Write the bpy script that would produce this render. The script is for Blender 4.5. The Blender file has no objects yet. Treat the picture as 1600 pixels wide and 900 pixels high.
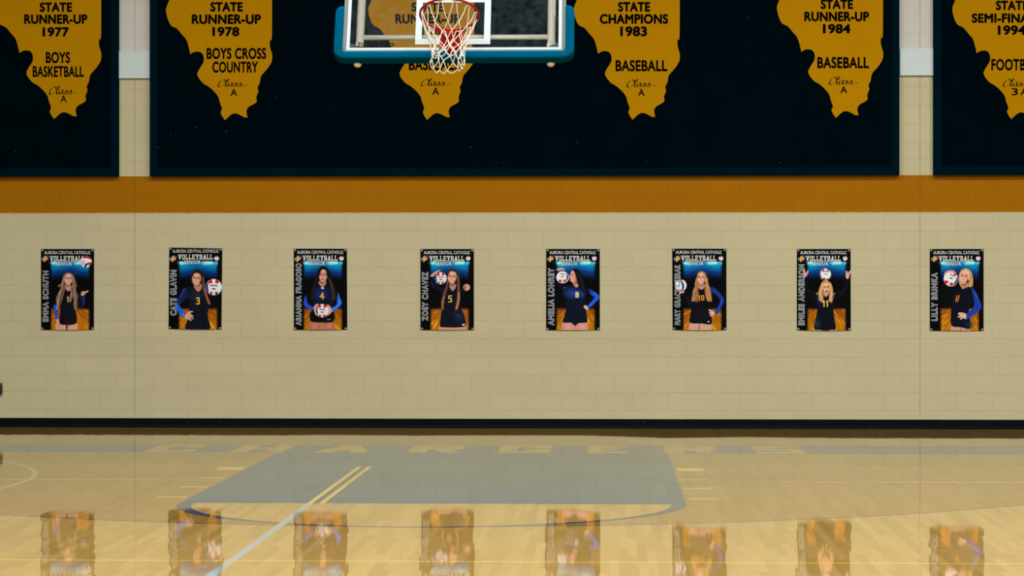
import bpy, bmesh, math, random
import numpy as np
from mathutils import Vector, Matrix
from mathutils.geometry import tessellate_polygon

random.seed(7)
SC = bpy.context.scene
COL = SC.collection

# ------------------------------------------------------------------ camera
F_PX = 4050.0                     # focal length in pixels of a 1600 px wide frame
HORIZON_V = 443.0
YAW = math.radians(2.15)          # camera turned slightly left of the wall's normal
CAM_Z = 1.646
WALL_Y = 29.5 * math.cos(YAW)     # back wall plane
cam_data = bpy.data.cameras.new('camera')
cam = bpy.data.objects.new('camera', cam_data)
COL.objects.link(cam)
cam.location = (0, 0, CAM_Z)
cam.rotation_euler = (math.pi / 2, 0, YAW)
cam_data.sensor_width = 36.0
cam_data.lens = F_PX / 1600.0 * 36.0
cam_data.shift_y = (HORIZON_V - 450.0) / 1600.0
cam_data.clip_end = 200
SC.camera = cam

# ------------------------------------------------------------------ light
SC.view_settings.view_transform = 'Standard'
SC.view_settings.look = 'None'
SC.view_settings.gamma = 1.0
SC.view_settings.use_curve_mapping = False
SC.view_settings.exposure = 0.0
world = bpy.data.worlds.new('gym_air')
SC.world = world
world.use_nodes = True
world.node_tree.nodes['Background'].inputs[0].default_value = (0.95, 1.0, 0.98, 1)
world.node_tree.nodes['Background'].inputs[1].default_value = 0.08


def high_bay(x, y, z, power, sx=1.3, sy=0.7):
    ld = bpy.data.lights.new('high_bay_light', 'AREA')
    ld.shape = 'RECTANGLE'
    ld.size, ld.size_y = sx, sy
    ld.energy = power
    ld.color = (1.0, 1.0, 0.965)
    lo = bpy.data.objects.new('high_bay_light', ld)
    lo.location = (x, y, z)
    COL.objects.link(lo)


LIGHT_POWER = 425
for lx, kx in ((-7.5, 0.8), (-2.5, 1.0), (2.5, 1.05), (7.5, 1.35)):
    for ly, ky in ((21.2, 0.80), (12.5, 1.10), (4.0, 1.3)):
        high_bay(lx, ly, 8.7, LIGHT_POWER * kx * ky)


# ------------------------------------------------------------------ pixel rays onto real planes
R_VEC = Vector((math.cos(YAW), math.sin(YAW), 0))
F_VEC = Vector((-math.sin(YAW), math.cos(YAW), 0))
EYE = Vector((0, 0, CAM_Z))


def ray(u, v):
    return F_VEC + R_VEC * ((u - 800.0) / F_PX) + Vector((0, 0, (HORIZON_V - v) / F_PX))


def on_wall(u, v, depth=0.0):
    d = ray(u, v)
    return EYE + d * ((WALL_Y - depth) / d.y)


def on_floor(u, v, z=0.0):
    d = ray(u, v)
    return EYE + d * ((z - CAM_Z) / d.z)


# ------------------------------------------------------------------ object helpers
def link(name, me, mats=None, parent=None):
    o = bpy.data.objects.new(name, me)
    COL.objects.link(o)
    for m in (mats if isinstance(mats, (list, tuple)) else [mats] if mats else []):
        me.materials.append(m)
    if parent:
        o.parent = parent
        o.matrix_parent_inverse = Matrix.Translation(parent.location).inverted() if parent.parent is None else Matrix.Identity(4)
    return o


def child(name, me, mats, parent):
    """Mesh given in world coordinates; parented so that it stays where it is."""
    o = bpy.data.objects.new(name, me)
    COL.objects.link(o)
    for m in (mats if isinstance(mats, (list, tuple)) else [mats]):
        me.materials.append(m)
    loc = parent.location if parent.parent is None else Vector((0, 0, 0))
    if parent.parent is None and tuple(loc) != (0, 0, 0):
        me.transform(Matrix.Translation(-Vector(loc)))
    o.parent = parent
    return o


def thing(name, label, cat, loc, group=None):
    o = bpy.data.objects.new(name, None)
    o.empty_display_size = 0.1
    COL.objects.link(o)
    o.location = loc
    o['label'] = label
    o['category'] = cat
    if group:
        o['group'] = group
    return o


def bm_mesh(bm, name='mesh', smooth=False):
    bmesh.ops.recalc_face_normals(bm, faces=bm.faces)
    me = bpy.data.meshes.new(name)
    bm.to_mesh(me)
    bm.free()
    if smooth:
        for p in me.polygons:
            p.use_smooth = True
    return me


def add_box(bm, x0, x1, y0, y1, z0, z1, bevel=0.0):
    vs = [bm.verts.new(c) for c in ((x0, y0, z0), (x1, y0, z0), (x1, y1, z0), (x0, y1, z0),
                                    (x0, y0, z1), (x1, y0, z1), (x1, y1, z1), (x0, y1, z1))]
    fs = [bm.faces.new([vs[i] for i in q]) for q in ((0, 3, 2, 1), (4, 5, 6, 7), (0, 1, 5, 4), (1, 2, 6, 5), (2, 3, 7, 6), (3, 0, 4, 7))]
    if bevel:
        es = list({e for f in fs for e in f.edges})
        bmesh.ops.bevel(bm, geom=es, offset=bevel, segments=2, profile=0.5, affect='EDGES')


def add_tube(bm, pts, r, sides=8, closed=False, caps=True):
    pts = [Vector(p) for p in pts]
    n = len(pts)
    rings = []
    prev = None
    for i, p in enumerate(pts):
        if closed:
            t = pts[(i + 1) % n] - pts[i - 1]
        else:
            t = pts[min(i + 1, n - 1)] - pts[max(i - 1, 0)]
        if t.length < 1e-9:
            t = Vector((0, 0, 1))
        t.normalize()
        a = prev - t * prev.dot(t) if prev is not None else t.orthogonal()
        if a.length < 1e-6:
            a = t.orthogonal()
        a.normalize()
        prev = a
        b = t.cross(a)
        rr = r[i] if isinstance(r, (list, tuple)) else r
        rings.append([bm.verts.new(p + (a * math.cos(2 * math.pi * k / sides) + b * math.sin(2 * math.pi * k / sides)) * rr) for k in range(sides)])
    m = n if closed else n - 1
    for i in range(m):
        A, B = rings[i], rings[(i + 1) % n]
        for k in range(sides):
            bm.faces.new((A[k], A[(k + 1) % sides], B[(k + 1) % sides], B[k]))
    if caps and not closed:
        bm.faces.new(rings[0][::-1])
        bm.faces.new(rings[-1])


def catmull(pts, n=6, closed=True):
    P = np.array(pts, float)
    N = len(P)
    out = []
    for i in range(N if closed else N - 1):
        p0 = P[(i - 1) % N] if closed or i > 0 else P[i]
        p1 = P[i]
        p2 = P[(i + 1) % N]
        p3 = P[(i + 2) % N] if closed or i + 2 < N else P[i + 1]
        for k in range(n):
            t = k / n
            out.append(0.5 * ((2 * p1) + (-p0 + p2) * t + (2 * p0 - 5 * p1 + 4 * p2 - p3) * t * t + (-p0 + 3 * p1 - 3 * p2 + p3) * t ** 3))
    if not closed:
        out.append(P[-1])
    return np.array(out)


# ------------------------------------------------------------------ materials
def lin(c):
    c = np.asarray(c, float) / 255.0
    return np.where(c <= 0.04045, c / 12.92, ((c + 0.055) / 1.055) ** 2.4)


def rgba(c, gain=1.0):
    l = lin(c) * gain
    return (float(l[0]), float(l[1]), float(l[2]), 1.0)


class NT:
    def __init__(self, name):
        self.m = bpy.data.materials.new(name)
        self.m.use_nodes = True
        self.t = self.m.node_tree
        self.b = self.t.nodes['Principled BSDF']

    def n(self, typ, **kw):
        nd = self.t.nodes.new(typ)
        for k, v in kw.items():
            setattr(nd, k, v)
        return nd

    def l(self, a, b):
        self.t.links.new(a, b)

    def math(self, op, a, b=None, c=None):
        nd = self.n('ShaderNodeMath', operation=op)
        for i, x in enumerate((a, b, c)):
            if x is None:
                continue
            if isinstance(x, (int, float)):
                nd.inputs[i].default_value = x
            else:
                self.l(x, nd.inputs[i])
        return nd.outputs[0]

    def mix(self, fac, a, b):
        nd = self.n('ShaderNodeMix', data_type='RGBA')
        for x, s in ((fac, nd.inputs[0]), (a, nd.inputs[6]), (b, nd.inputs[7])):
            if isinstance(x, (int, float)):
                s.default_value = x
            elif isinstance(x, tuple):
                s.default_value = x
            else:
                self.l(x, s)
        return nd.outputs[2]

    def pos(self):
        g = self.n('ShaderNodeNewGeometry')
        s = self.n('ShaderNodeSeparateXYZ')
        self.l(g.outputs['Position'], s.inputs[0])
        return g, s

    def noise(self, scale, detail=2.0, vec=None, rough=0.5):
        nd = self.n('ShaderNodeTexNoise')
        nd.inputs['Scale'].default_value = scale
        nd.inputs['Detail'].default_value = detail
        nd.inputs['Roughness'].default_value = rough
        if vec is not None:
            self.l(vec, nd.inputs['Vector'])
        return nd.outputs['Fac']

    def ramp(self, fac, stops):
        nd = self.n('ShaderNodeValToRGB')
        els = nd.color_ramp.elements
        while len(els) < len(stops):
            els.new(0.5)
        for e, (p, c) in zip(els, stops):
            e.position = p
            e.color = c if isinstance(c, tuple) else (c, c, c, 1)
        self.l(fac, nd.inputs[0])
        return nd.outputs[0]


def flat_mat(name, col, rough=0.5, metal=0.0, spec=0.5, vary=0.06, scale=30.0, bump=0.0, bscale=400.0, gain=1.0):
    N = NT(name)
    g, s = N.pos()
    f = N.noise(scale, 3.0, g.outputs['Position'])
    c = rgba(col, gain)
    a = tuple(x * (1 - vary) for x in c[:3]) + (1,)
    b = tuple(min(1, x * (1 + vary)) for x in c[:3]) + (1,)
    N.l(N.mix(f, a, b), N.b.inputs['Base Color'])
    N.b.inputs['Roughness'].default_value = rough
    N.b.inputs['Metallic'].default_value = metal
    N.b.inputs['Specular IOR Level'].default_value = spec
    if bump:
        bn = N.n('ShaderNodeBump')
        bn.inputs['Strength'].default_value = bump
        bn.inputs['Distance'].default_value = 0.002
        N.l(N.noise(bscale, 2.0, g.outputs['Position']), bn.inputs['Height'])
        N.l(bn.outputs[0], N.b.inputs['Normal'])
    return N.m


ILLUM = 0.80     # what a white wall would read at, used only to turn seen colours into paint colours
G = 1.0 / ILLUM

COURSE = 0.2032
BLOCK = 0.4064
JOINT_L = on_wall(210.5, 450).x
JOINT_R = JOINT_L + 22 * BLOCK


def wall_material():
    N = NT('painted_block')
    g, s = N.pos()
    x = N.math('SUBTRACT', s.outputs[0], JOINT_L - 40 * BLOCK)
    cmb = N.n('ShaderNodeCombineXYZ')
    N.l(x, cmb.inputs[0])
    N.l(s.outputs[2], cmb.inputs[1])
    br = N.n('ShaderNodeTexBrick')
    br.offset = 0.5
    br.inputs['Scale'].default_value = 1.0
    br.inputs['Brick Width'].default_value = BLOCK
    br.inputs['Row Height'].default_value = COURSE
    br.inputs['Mortar Size'].default_value = 0.0032
    br.inputs['Mortar Smooth'].default_value = 0.35
    br.inputs['Bias'].default_value = 0.0
    br.inputs['Color1'].default_value = (0.975, 0.975, 0.975, 1)
    br.inputs['Color2'].default_value = (1, 1, 1, 1)
    br.inputs['Mortar'].default_value = (0.90, 0.89, 0.84, 1)
    N.l(cmb.outputs[0], br.inputs['Vector'])
    beige = rgba((185, 177, 142), G)
    ochre = rgba((152, 97, 0), G)
    white = rgba((194, 192, 184), G)
    wob = N.math('MULTIPLY', N.math('SUBTRACT', N.noise(25.0, 3.0, g.outputs['Position']), 0.5), 0.012)
    z = N.math('ADD', s.outputs[2], wob)
    z_hi = on_wall(800, 274.6).z
    in_stripe = N.math('MULTIPLY', N.math('GREATER_THAN', z, 12 * COURSE + 0.015), N.math('LESS_THAN', z, z_hi))
    hi = N.math('GREATER_THAN', s.outputs[2], 4.27)
    c = N.mix(in_stripe, beige, ochre)
    c = N.mix(hi, c, white)
    # light chips of bare paint along the stripe's middle joint
    chips = N.math('GREATER_THAN', N.noise(60.0, 2.0, g.outputs['Position']), 0.56)
    near = N.math('LESS_THAN', N.math('ABSOLUTE', N.math('SUBTRACT', s.outputs[2], 13 * COURSE + 0.003)), 0.0024)
    c = N.mix(N.math('MULTIPLY', N.math('MULTIPLY', chips, near), 0.35), c, beige)
    mul = N.n('ShaderNodeMix', data_type='RGBA', blend_type='MULTIPLY')
    mul.inputs[0].default_value = 1.0
    N.l(c, mul.inputs[6])
    N.l(br.outputs['Color'], mul.inputs[7])
    blot = N.ramp(N.noise(1.1, 4.0, g.outputs['Position']), [(0.3, 0.96), (0.7, 1.0)])
    mul2 = N.n('ShaderNodeMix', data_type='RGBA', blend_type='MULTIPLY')
    mul2.inputs[0].default_value = 1.0
    N.l(mul.outputs[2], mul2.inputs[6])
    N.l(blot, mul2.inputs[7])
    # caulked control joints
    dj = N.math('MINIMUM', N.math('ABSOLUTE', N.math('SUBTRACT', s.outputs[0], JOINT_L)),
                N.math('ABSOLUTE', N.math('SUBTRACT', s.outputs[0], JOINT_R)))
    jl = N.math('LESS_THAN', dj, 0.005)
    cc = N.mix(N.math('MULTIPLY', jl, 0.3), mul2.outputs[2], rgba((90, 80, 55)))
    # grey scuffs low on the wall
    sc = N.n('ShaderNodeMapping')
    sc.inputs['Scale'].default_value = (3.0, 1.0, 12.0)
    N.l(g.outputs['Position'], sc.inputs['Vector'])
    scuff = N.ramp(N.noise(2.2, 5.0, sc.outputs[0], 0.7), [(0.64, 0.0), (0.74, 0.15)])
    low = N.ramp(N.math('DIVIDE', s.outputs[2], 3.0), [(0.2, 1.0), (0.5, 0.0)])
    sf = N.math('MULTIPLY', scuff, low)
    cc = N.mix(sf, cc, rgba((110, 104, 84)))
    N.l(cc, N.b.inputs['Base Color'])
    N.b.inputs['Roughness'].default_value = 0.55
    N.b.inputs['Specular IOR Level'].default_value = 0.06
    h = N.math('ADD', N.math('MULTIPLY', br.outputs['Fac'], -1.0), N.math('MULTIPLY', N.noise(90.0, 4.0, g.outputs['Position']), 0.35))
    h = N.math('SUBTRACT', h, N.math('MULTIPLY', jl, 0.8))
    bn = N.n('ShaderNodeBump')
    bn.inputs['Strength'].default_value = 0.5
    bn.inputs['Distance'].default_value = 0.004
    N.l(h, bn.inputs['Height'])
    N.l(bn.outputs[0], N.b.inputs['Normal'])
    return N.m


PLANK = 0.057
# slow waves of an old wooden floor: (x, tilt of the boards towards the wall)
FLOOR_WAVE = [(-4.6, 0.006), (-3.9, 0.0055), (-2.96, 0.0082), (-2.05, 0.0062), (-1.14, 0.0082), (-0.24, 0.0085),
              (0.15, 0.004), (0.62, -0.001), (1.1, 0.001), (1.51, 0.0033), (2.0, 0.001), (2.45, -0.0003), (3.3, 0.0)]


def floor_finish(N, g, s):
    """Glossy varnish: every board lies at a slightly different tilt, the floor as a whole is a little wavy."""
    idx = N.math('FLOOR', N.math('DIVIDE', s.outputs[0], PLANK))
    seg = N.math('FLOOR', N.math('ADD', N.math('DIVIDE', s.outputs[1], 1.1), N.math('MULTIPLY', idx, 0.37)))
    cv = N.n('ShaderNodeCombineXYZ')
    N.l(idx, cv.inputs[0])
    N.l(seg, cv.inputs[1])
    wn = N.n('ShaderNodeTexWhiteNoise', noise_dimensions='2D')
    N.l(cv.outputs[0], wn.inputs['Vector'])
    sp = N.n('ShaderNodeSeparateColor')
    N.l(wn.outputs['Color'], sp.inputs[0])
    tx = N.math('MULTIPLY', N.math('SUBTRACT', sp.outputs[0], 0.5), 0.010)
    x0, x1 = FLOOR_WAVE[0][0], FLOOR_WAVE[-1][0]
    fx = N.math('DIVIDE', N.math('SUBTRACT', s.outputs[0], x0), x1 - x0)
    lo, hi = -0.004, 0.012
    wave = N.ramp(fx, [((x - x0) / (x1 - x0), (t - lo) / (hi - lo)) for x, t in FLOOR_WAVE])
    wave = N.math('ADD', N.math('MULTIPLY', wave, hi - lo), lo)
    ty = N.math('ADD', N.math('MULTIPLY', N.math('SUBTRACT', sp.outputs[1], 0.5), 0.0008), N.math('MULTIPLY', wave, WAVE_SIGN))
    nv = N.n('ShaderNodeCombineXYZ')
    N.l(tx, nv.inputs[0])
    N.l(ty, nv.inputs[1])
    nv.inputs[2].default_value = 1.0
    nn = N.n('ShaderNodeVectorMath', operation='NORMALIZE')
    N.l(nv.outputs[0], nn.inputs[0])
    N.l(nn.outputs[0], N.b.inputs['Normal'])
    N.b.inputs['Roughness'].default_value = 0.03
    N.b.inputs['IOR'].default_value = 1.5
    return sp.outputs[2], idx


WAVE_SIGN = -1.0


def floor_material(name, ca, cb, grain=0.12, seam=0.25):
    N = NT(name)
    g, s = N.pos()
    rnd, idx = floor_finish(N, g, s)
    c = N.mix(rnd, ca, cb)
    mp = N.n('ShaderNodeMapping')
    mp.inputs['Scale'].default_value = (40.0, 2.2, 1.0)
    N.l(g.outputs['Position'], mp.inputs['Vector'])
    gr = N.ramp(N.noise(1.6, 4.0, mp.outputs[0], 0.6), [(0.3, 1.0 - grain), (0.7, 1.0)])
    mul = N.n('ShaderNodeMix', data_type='RGBA', blend_type='MULTIPLY')
    mul.inputs[0].default_value = 1.0
    N.l(c, mul.inputs[6])
    N.l(gr, mul.inputs[7])
    fr = N.math('FRACT', N.math('DIVIDE', s.outputs[0], PLANK))
    sm = N.math('LESS_THAN', fr, 0.03)
    cc = N.mix(N.math('MULTIPLY', sm, seam), mul.outputs[2], (0.1, 0.06, 0.03, 1))
    N.l(cc, N.b.inputs['Base Color'])
    return N.m


def chipped(name, col, chip_col, amount=0.5, rough=0.5, scale=22.0, weave=0.0, spec=0.4, sheen=False):
    """Dark paint or felt with a few small pale chips."""
    N = NT(name)
    g, s = N.pos()
    base = rgba(col, G)
    f = N.noise(3.0, 4.0, g.outputs['Position'])
    c = N.mix(f, tuple(x * 0.8 for x in base[:3]) + (1,), tuple(x * 1.25 for x in base[:3]) + (1,))
    if weave:
        w = N.noise(260.0, 2.0, g.outputs['Position'])
        c = N.mix(N.math('MULTIPLY', N.math('GREATER_THAN', w, 0.62), weave), c, tuple(min(1, x * 3.0 + 0.004) for x in base[:3]) + (1,))
    vo = N.n('ShaderNodeTexVoronoi')
    vo.inputs['Scale'].default_value = scale
    N.l(g.outputs['Position'], vo.inputs['Vector'])
    sep = N.n('ShaderNodeSeparateColor')
    N.l(vo.outputs['Color'], sep.inputs[0])
    rag = N.math('ADD', vo.outputs['Distance'], N.math('MULTIPLY', N.noise(scale * 6.0, 3.0, g.outputs['Position']), 0.22))
    k = N.math('MULTIPLY', N.math('LESS_THAN', rag, 0.17), N.math('GREATER_THAN', sep.outputs[0], 1.0 - amount * 0.06))
    c = N.mix(N.math('MULTIPLY', k, 0.55), c, rgba(chip_col, G))
    N.l(c, N.b.inputs['Base Color'])
    N.b.inputs['Roughness'].default_value = rough
    N.b.inputs['Specular IOR Level'].default_value = spec
    bn = N.n('ShaderNodeBump')
    bn.inputs['Strength'].default_value = 0.15
    bn.inputs['Distance'].default_value = 0.002
    N.l(N.noise(150.0, 3.0, g.outputs['Position']), bn.inputs['Height'])
    N.l(bn.outputs[0], N.b.inputs['Normal'])
    return N.m


M = {}
M['wall'] = wall_material()
WOOD_A = (0.40, 0.24, 0.055, 1)
WOOD_B = (0.50, 0.31, 0.090, 1)
STAIN_A = (0.28, 0.155, 0.025, 1)
STAIN_B = (0.34, 0.195, 0.04, 1)
M['maple'] = floor_material('maple_boards', WOOD_A, WOOD_B, 0.12)
M['stain'] = floor_material('stained_maple_boards', STAIN_A, STAIN_B, 0.10)
M['lane'] = floor_material('grey_court_paint', (0.018, 0.07, 0.125, 1), (0.028, 0.09, 0.15, 1), 0.05, 0.15)
M['yellow_line'] = floor_material('yellow_line_paint', (0.60, 0.42, 0.06, 1), (0.64, 0.46, 0.08, 1), 0.03, 0.1)
M['pale_line'] = floor_material('pale_line_paint', (0.40, 0.31, 0.13, 1), (0.43, 0.34, 0.15, 1), 0.03, 0.1)
M['lane_line'] = floor_material('faint_line_on_grey', (0.12, 0.14, 0.13, 1), (0.13, 0.15, 0.14, 1), 0.03, 0.1)
M['blue_line'] = floor_material('blue_line_paint', (0.05, 0.06, 0.10, 1), (0.06, 0.07, 0.115, 1), 0.03, 0.1)
M['light_line'] = floor_material('light_grey_line_paint', (0.34, 0.36, 0.34, 1), (0.37, 0.39, 0.37, 1), 0.03, 0.1)
M['scuff'] = floor_material('rubber_scuff', (0.07, 0.06, 0.04, 1), (0.10, 0.08, 0.05, 1), 0.3)
M['felt'] = chipped('navy_board_felt', (0, 9, 15), (120, 130, 135), 1.1, 0.95, 14.0, 0.30, 0.0)
M['board_frame'] = chipped('dark_teal_wood_paint', (0, 20, 29), (120, 130, 135), 0.25, 0.8, 9.0, 0.0, 0.0)
M['base'] = chipped('black_rubber_base', (1, 7, 13), (210, 210, 205), 1.6, 0.55, 30.0, 0.0, 0.08)
M['plaque'] = flat_mat('golden_sign_paint', (168, 119, 0), 0.6, 0, 0.02, 0.05, 2.5, gain=G)
M['black_paint'] = flat_mat('black_sign_paint', (8, 6, 5), 0.6, 0, 0.04, 0.1)
M['plate'] = flat_mat('white_sheet_metal', (186, 199, 199), 0.5, 0.0, 0.5, 0.03, 6.0, gain=G)
M['steel'] = flat_mat('brushed_steel', (150, 148, 142), 0.3, 0.9, 0.5, 0.05)
M['dark_plastic'] = flat_mat('dark_brown_plastic', (40, 34, 28), 0.4)
M['grommet'] = flat_mat('nickel_grommet', (200, 196, 180), 0.35, 0.35, 0.5, 0.05)
M['screw'] = flat_mat('dark_screw', (10, 14, 22), 0.5)
M['print_white'] = flat_mat('white_print', (236, 238, 238), 0.5, 0, 0.3, 0.02, gain=1.0)
M['print_soft'] = flat_mat('pale_print', (226, 229, 232), 0.5, 0, 0.3, 0.02)
M['print_slab'] = flat_mat('cream_print', (226, 224, 214), 0.5, 0, 0.3, 0.03)
M['print_outline'] = flat_mat('outline_print', (216, 224, 228), 0.5, 0, 0.1, 0.02)
M['print_black'] = flat_mat('black_print', (3, 4, 6), 0.6, 0, 0.05, 0.02)
M['rim'] = flat_mat('red_powder_coat', (142, 2, 8), 0.45, 0, 0.15, 0.04, gain=G)
M['cord'] = flat_mat('white_nylon_cord', (226, 222, 208), 0.8, 0, 0.2, 0.05, gain=1.1)
M['tape'] = flat_mat('white_glass_tape', (182, 192, 196), 0.6, 0, 0.1, 0.02, gain=1.0)
M['pipe'] = flat_mat('cream_steel_pipe', (228, 222, 206), 0.5, 0, 0.4, 0.03, 12.0, gain=1.22)
M['alu'] = flat_mat('grey_steel_channel', (92, 106, 106), 0.5, 0.0, 0.5, 0.04)
M['tan'] = flat_mat('tan_bolt_cap', (214, 186, 150), 0.5, 0, 0.4, 0.04, gain=1.2)
M['pad'] = flat_mat('blue_foam_pad', (0, 66, 92), 0.6, 0, 0.0, 0.08, 14.0, gain=G)


def glass_material():
    N = NT('dusty_tempered_glass')
    t = N.t
    g, s = N.pos()
    out = t.nodes['Material Output']
    tr = N.n('ShaderNodeBsdfTransparent')
    tr.inputs[0].default_value = (0.975, 0.985, 0.98, 1)
    gl = N.n('ShaderNodeBsdfGlossy')
    gl.inputs['Roughness'].default_value = 0.03
    fr = N.n('ShaderNodeFresnel')
    fr.inputs[0].default_value = 1.5
    m1 = N.n('ShaderNodeMixShader')
    N.l(fr.outputs[0], m1.inputs[0])
    N.l(tr.outputs[0], m1.inputs[1])
    N.l(gl.outputs[0], m1.inputs[2])
    df = N.n('ShaderNodeBsdfDiffuse')
    df.inputs[0].default_value = (0.48, 0.66, 0.70, 1)
    dust = N.ramp(N.noise(16.0, 6.0, g.outputs['Position'], 0.65), [(0.36, 0.001), (0.72, 0.022)])
    m2 = N.n('ShaderNodeMixShader')
    N.l(dust, m2.inputs[0])
    N.l(m1.outputs[0], m2.inputs[1])
    N.l(df.outputs[0], m2.inputs[2])
    N.l(m2.outputs[0], out.inputs['Surface'])
    return N.m


M['glass'] = glass_material()


def print_material():
    N = NT('vinyl_photo_print')
    at = N.n('ShaderNodeVertexColor')
    at.layer_name = 'print'
    N.l(at.outputs[0], N.b.inputs['Base Color'])
    N.b.inputs['Roughness'].default_value = 0.6
    N.b.inputs['Specular IOR Level'].default_value = 0.06
    return N.m


M['print'] = print_material()

# ------------------------------------------------------------------ room shell
X0, X1 = -11.0, 9.0
bm = bmesh.new()
add_box(bm, X0, X1, WALL_Y, WALL_Y + 0.2, 0.0, 11.5)
wall = link('wall_back', bm_mesh(bm), M['wall'])
wall['kind'] = 'structure'

bm = bmesh.new()
add_box(bm, X0, X1, -3.0, WALL_Y + 0.2, -0.1, 0.0)
floor = link('floor', bm_mesh(bm), M['maple'])
floor['kind'] = 'structure'

# cove baseboard, profile swept along the wall
bm = bmesh.new()
prof = [(0.0, 0.104), (0.004, 0.106), (0.007, 0.103), (0.008, 0.03), (0.011, 0.016), (0.018, 0.007), (0.026, 0.002), (0.026, 0.0), (0.0, 0.0)]
ra = [bm.verts.new((X0, WALL_Y - a, b)) for a, b in prof]
rb = [bm.verts.new((X1, WALL_Y - a, b)) for a, b in prof]
for i in range(len(prof)):
    j = (i + 1) % len(prof)
    bm.faces.new((ra[i], ra[j], rb[j], rb[i]))
base = link('baseboard_back', bm_mesh(bm), M['base'])
base['kind'] = 'structure'

# ------------------------------------------------------------------ court markings (paint films on the floor)
FILM = 0.06      # the films lie a few hundredths of a millimetre apart


def paint(name, polys, mat, z):
    bm = bmesh.new()
    z *= FILM
    for poly in polys:
        vs = [bm.verts.new((p[0], p[1], z)) for p in poly]
        f = bm.faces.new(vs)
        if f.calc_area() > 0:
            f.normal_update()
            if f.normal.z < 0:
                f.normal_flip()
    me = bpy.data.meshes.new(name)
    bm.to_mesh(me)
    bm.free()
    o = link(name, me, mat)
    o.parent = floor
    o['kind'] = 'structure'
    return o


def strip(pts, w):
    """quads along a polyline"""
    out = []
    P = [Vector((p[0], p[1])) for p in pts]
    L, R = [], []
    for i, p in enumerate(P):
        t = (P[min(i + 1, len(P) - 1)] - P[max(i - 1, 0)]).normalized()
        n = Vector((-t.y, t.x)) * (w / 2)
        L.append(p + n)
        R.append(p - n)
    for i in range(len(P) - 1):
        out.append([R[i], R[i + 1], L[i + 1], L[i]])
    return out


lane_l = on_floor(294, 779).x
lane_r = on_floor(1069, 779).x
CX = 0.5 * (lane_l + lane_r)
HALF = 0.5 * (lane_r - lane_l)
y_base_near = on_floor(700, 707.8).y
y_base_far = on_floor(700, 695.5).y
y_ft = on_floor(700, 787.0).y
y_hoop = y_base_near - 1.60
R3 = 6.02

# stained wood: everything inside the three-point arc and out to the wall
arc = []
for k in range(0, 97):
    a = math.pi + math.pi * k / 96
    arc.append((CX + R3 * math.cos(a), y_hoop + R3 * math.sin(a)))
stain_poly = [(CX - R3, WALL_Y - 0.02)] + arc + [(CX + R3, WALL_Y - 0.02)]
paint('stained_floor_area', [stain_poly], M['stain'], 0.0006)
paint('three_point_line', strip([(CX - R3, y_base_near)] + arc + [(CX + R3, y_base_near)], 0.035), M['blue_line'], 0.0010)
# free-throw half circle: natural wood with a blue band
semi = [(CX + (HALF - 0.0) * math.cos(a), y_ft + HALF * math.sin(a)) for a in [math.pi + math.pi * k / 64 for k in range(65)]]
semi_in = [(CX + (HALF - 0.11) * math.cos(a), y_ft + (HALF - 0.06) * math.sin(a)) for a in [math.pi + math.pi * k / 64 for k in range(65)]]
paint('free_throw_circle_band', [semi], M['blue_line'], 0.0012)
paint('free_throw_circle', [semi_in], M['maple'], 0.0016)
# lane and baseline band
paint('lane_area', [[(CX - HALF, y_ft), (CX + HALF, y_ft), (CX + HALF, y_base_near), (CX - HALF, y_base_near)]], M['lane'], 0.0020)
paint('baseline_band', [[(X0, y_base_near), (X1, y_base_near), (X1, y_base_far), (X0, y_base_far)]], M['lane'], 0.0024)
# thin pale edge of the baseline
paint('baseline_edge', [[(X0, y_base_near - 0.02), (X1, y_base_near - 0.02), (X1, y_base_near + 0.02), (X0, y_base_near + 0.02)]], M['lane_line'], 0.0027)
# lane space marks, both sides
marks = []
for v0, v1 in ((730.0, 734.0), (746.2, 747.3), (760.4, 761.6), (776.4, 777.7)):
    ya, yb = on_floor(350, v1).y, on_floor(350, v0).y
    marks.append([(CX - HALF - 0.26, ya), (CX - HALF - 0.03, ya), (CX - HALF - 0.03, yb), (CX - HALF - 0.26, yb)])
    marks.append([(CX + HALF + 0.03, ya), (CX + HALF + 0.26, ya), (CX + HALF + 0.26, yb), (CX + HALF + 0.03, yb)])
paint('lane_space_marks', marks, M['yellow_line'], 0.0024)


def cross_line(v, w, x0, x1, mat, z, name):
    y = on_floor(800, v).y
    paint(name, [[(x0, y - w / 2), (x1, y - w / 2), (x1, y + w / 2), (x0, y + w / 2)]], mat, z)


LL, LR = CX - HALF, CX + HALF
cross_line(751.5, 0.05, X0, LL - 0.0, M['yellow_line'], 0.0024, 'yellow_court_line')
cross_line(751.5, 0.05, LR, X1, M['yellow_line'], 0.0024, 'yellow_court_line')
cross_line(751.5, 0.05, LL, LR, M['lane_line'], 0.0024, 'faint_lane_line')
cross_line(728.8, 0.05, X0, LL, M['pale_line'], 0.0024, 'pale_court_line')
cross_line(728.8, 0.05, LR, X1, M['pale_line'], 0.0024, 'pale_court_line')
cross_line(728.8, 0.05, LL, LR, M['lane_line'], 0.0024, 'faint_lane_line')
cross_line(877.8, 0.05, X0, X1, M['yellow_line'], 0.0030, 'yellow_court_line')
# side line running away from the camera: two yellow edges inside the lane, light grey band outside
xa, xb = on_floor(484.5, 786).x, on_floor(503, 786).x
y_end = on_floor(560, 729).y
paint('yellow_edge_lines', [[(xa - 0.02, y_ft), (xa + 0.02, y_ft), (xa + 0.02, y_end), (xa - 0.02, y_end)],
                            [(xb - 0.02, y_ft), (xb + 0.02, y_ft), (xb + 0.02, y_end), (xb - 0.02, y_end)]], M['yellow_line'], 0.0030)
paint('light_side_line', [[(xa - 0.025, 5.0), (xa + 0.03, 5.0), (xa + 0.03, y_ft), (xa - 0.025, y_ft)]], M['light_line'], 0.0028)
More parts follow.
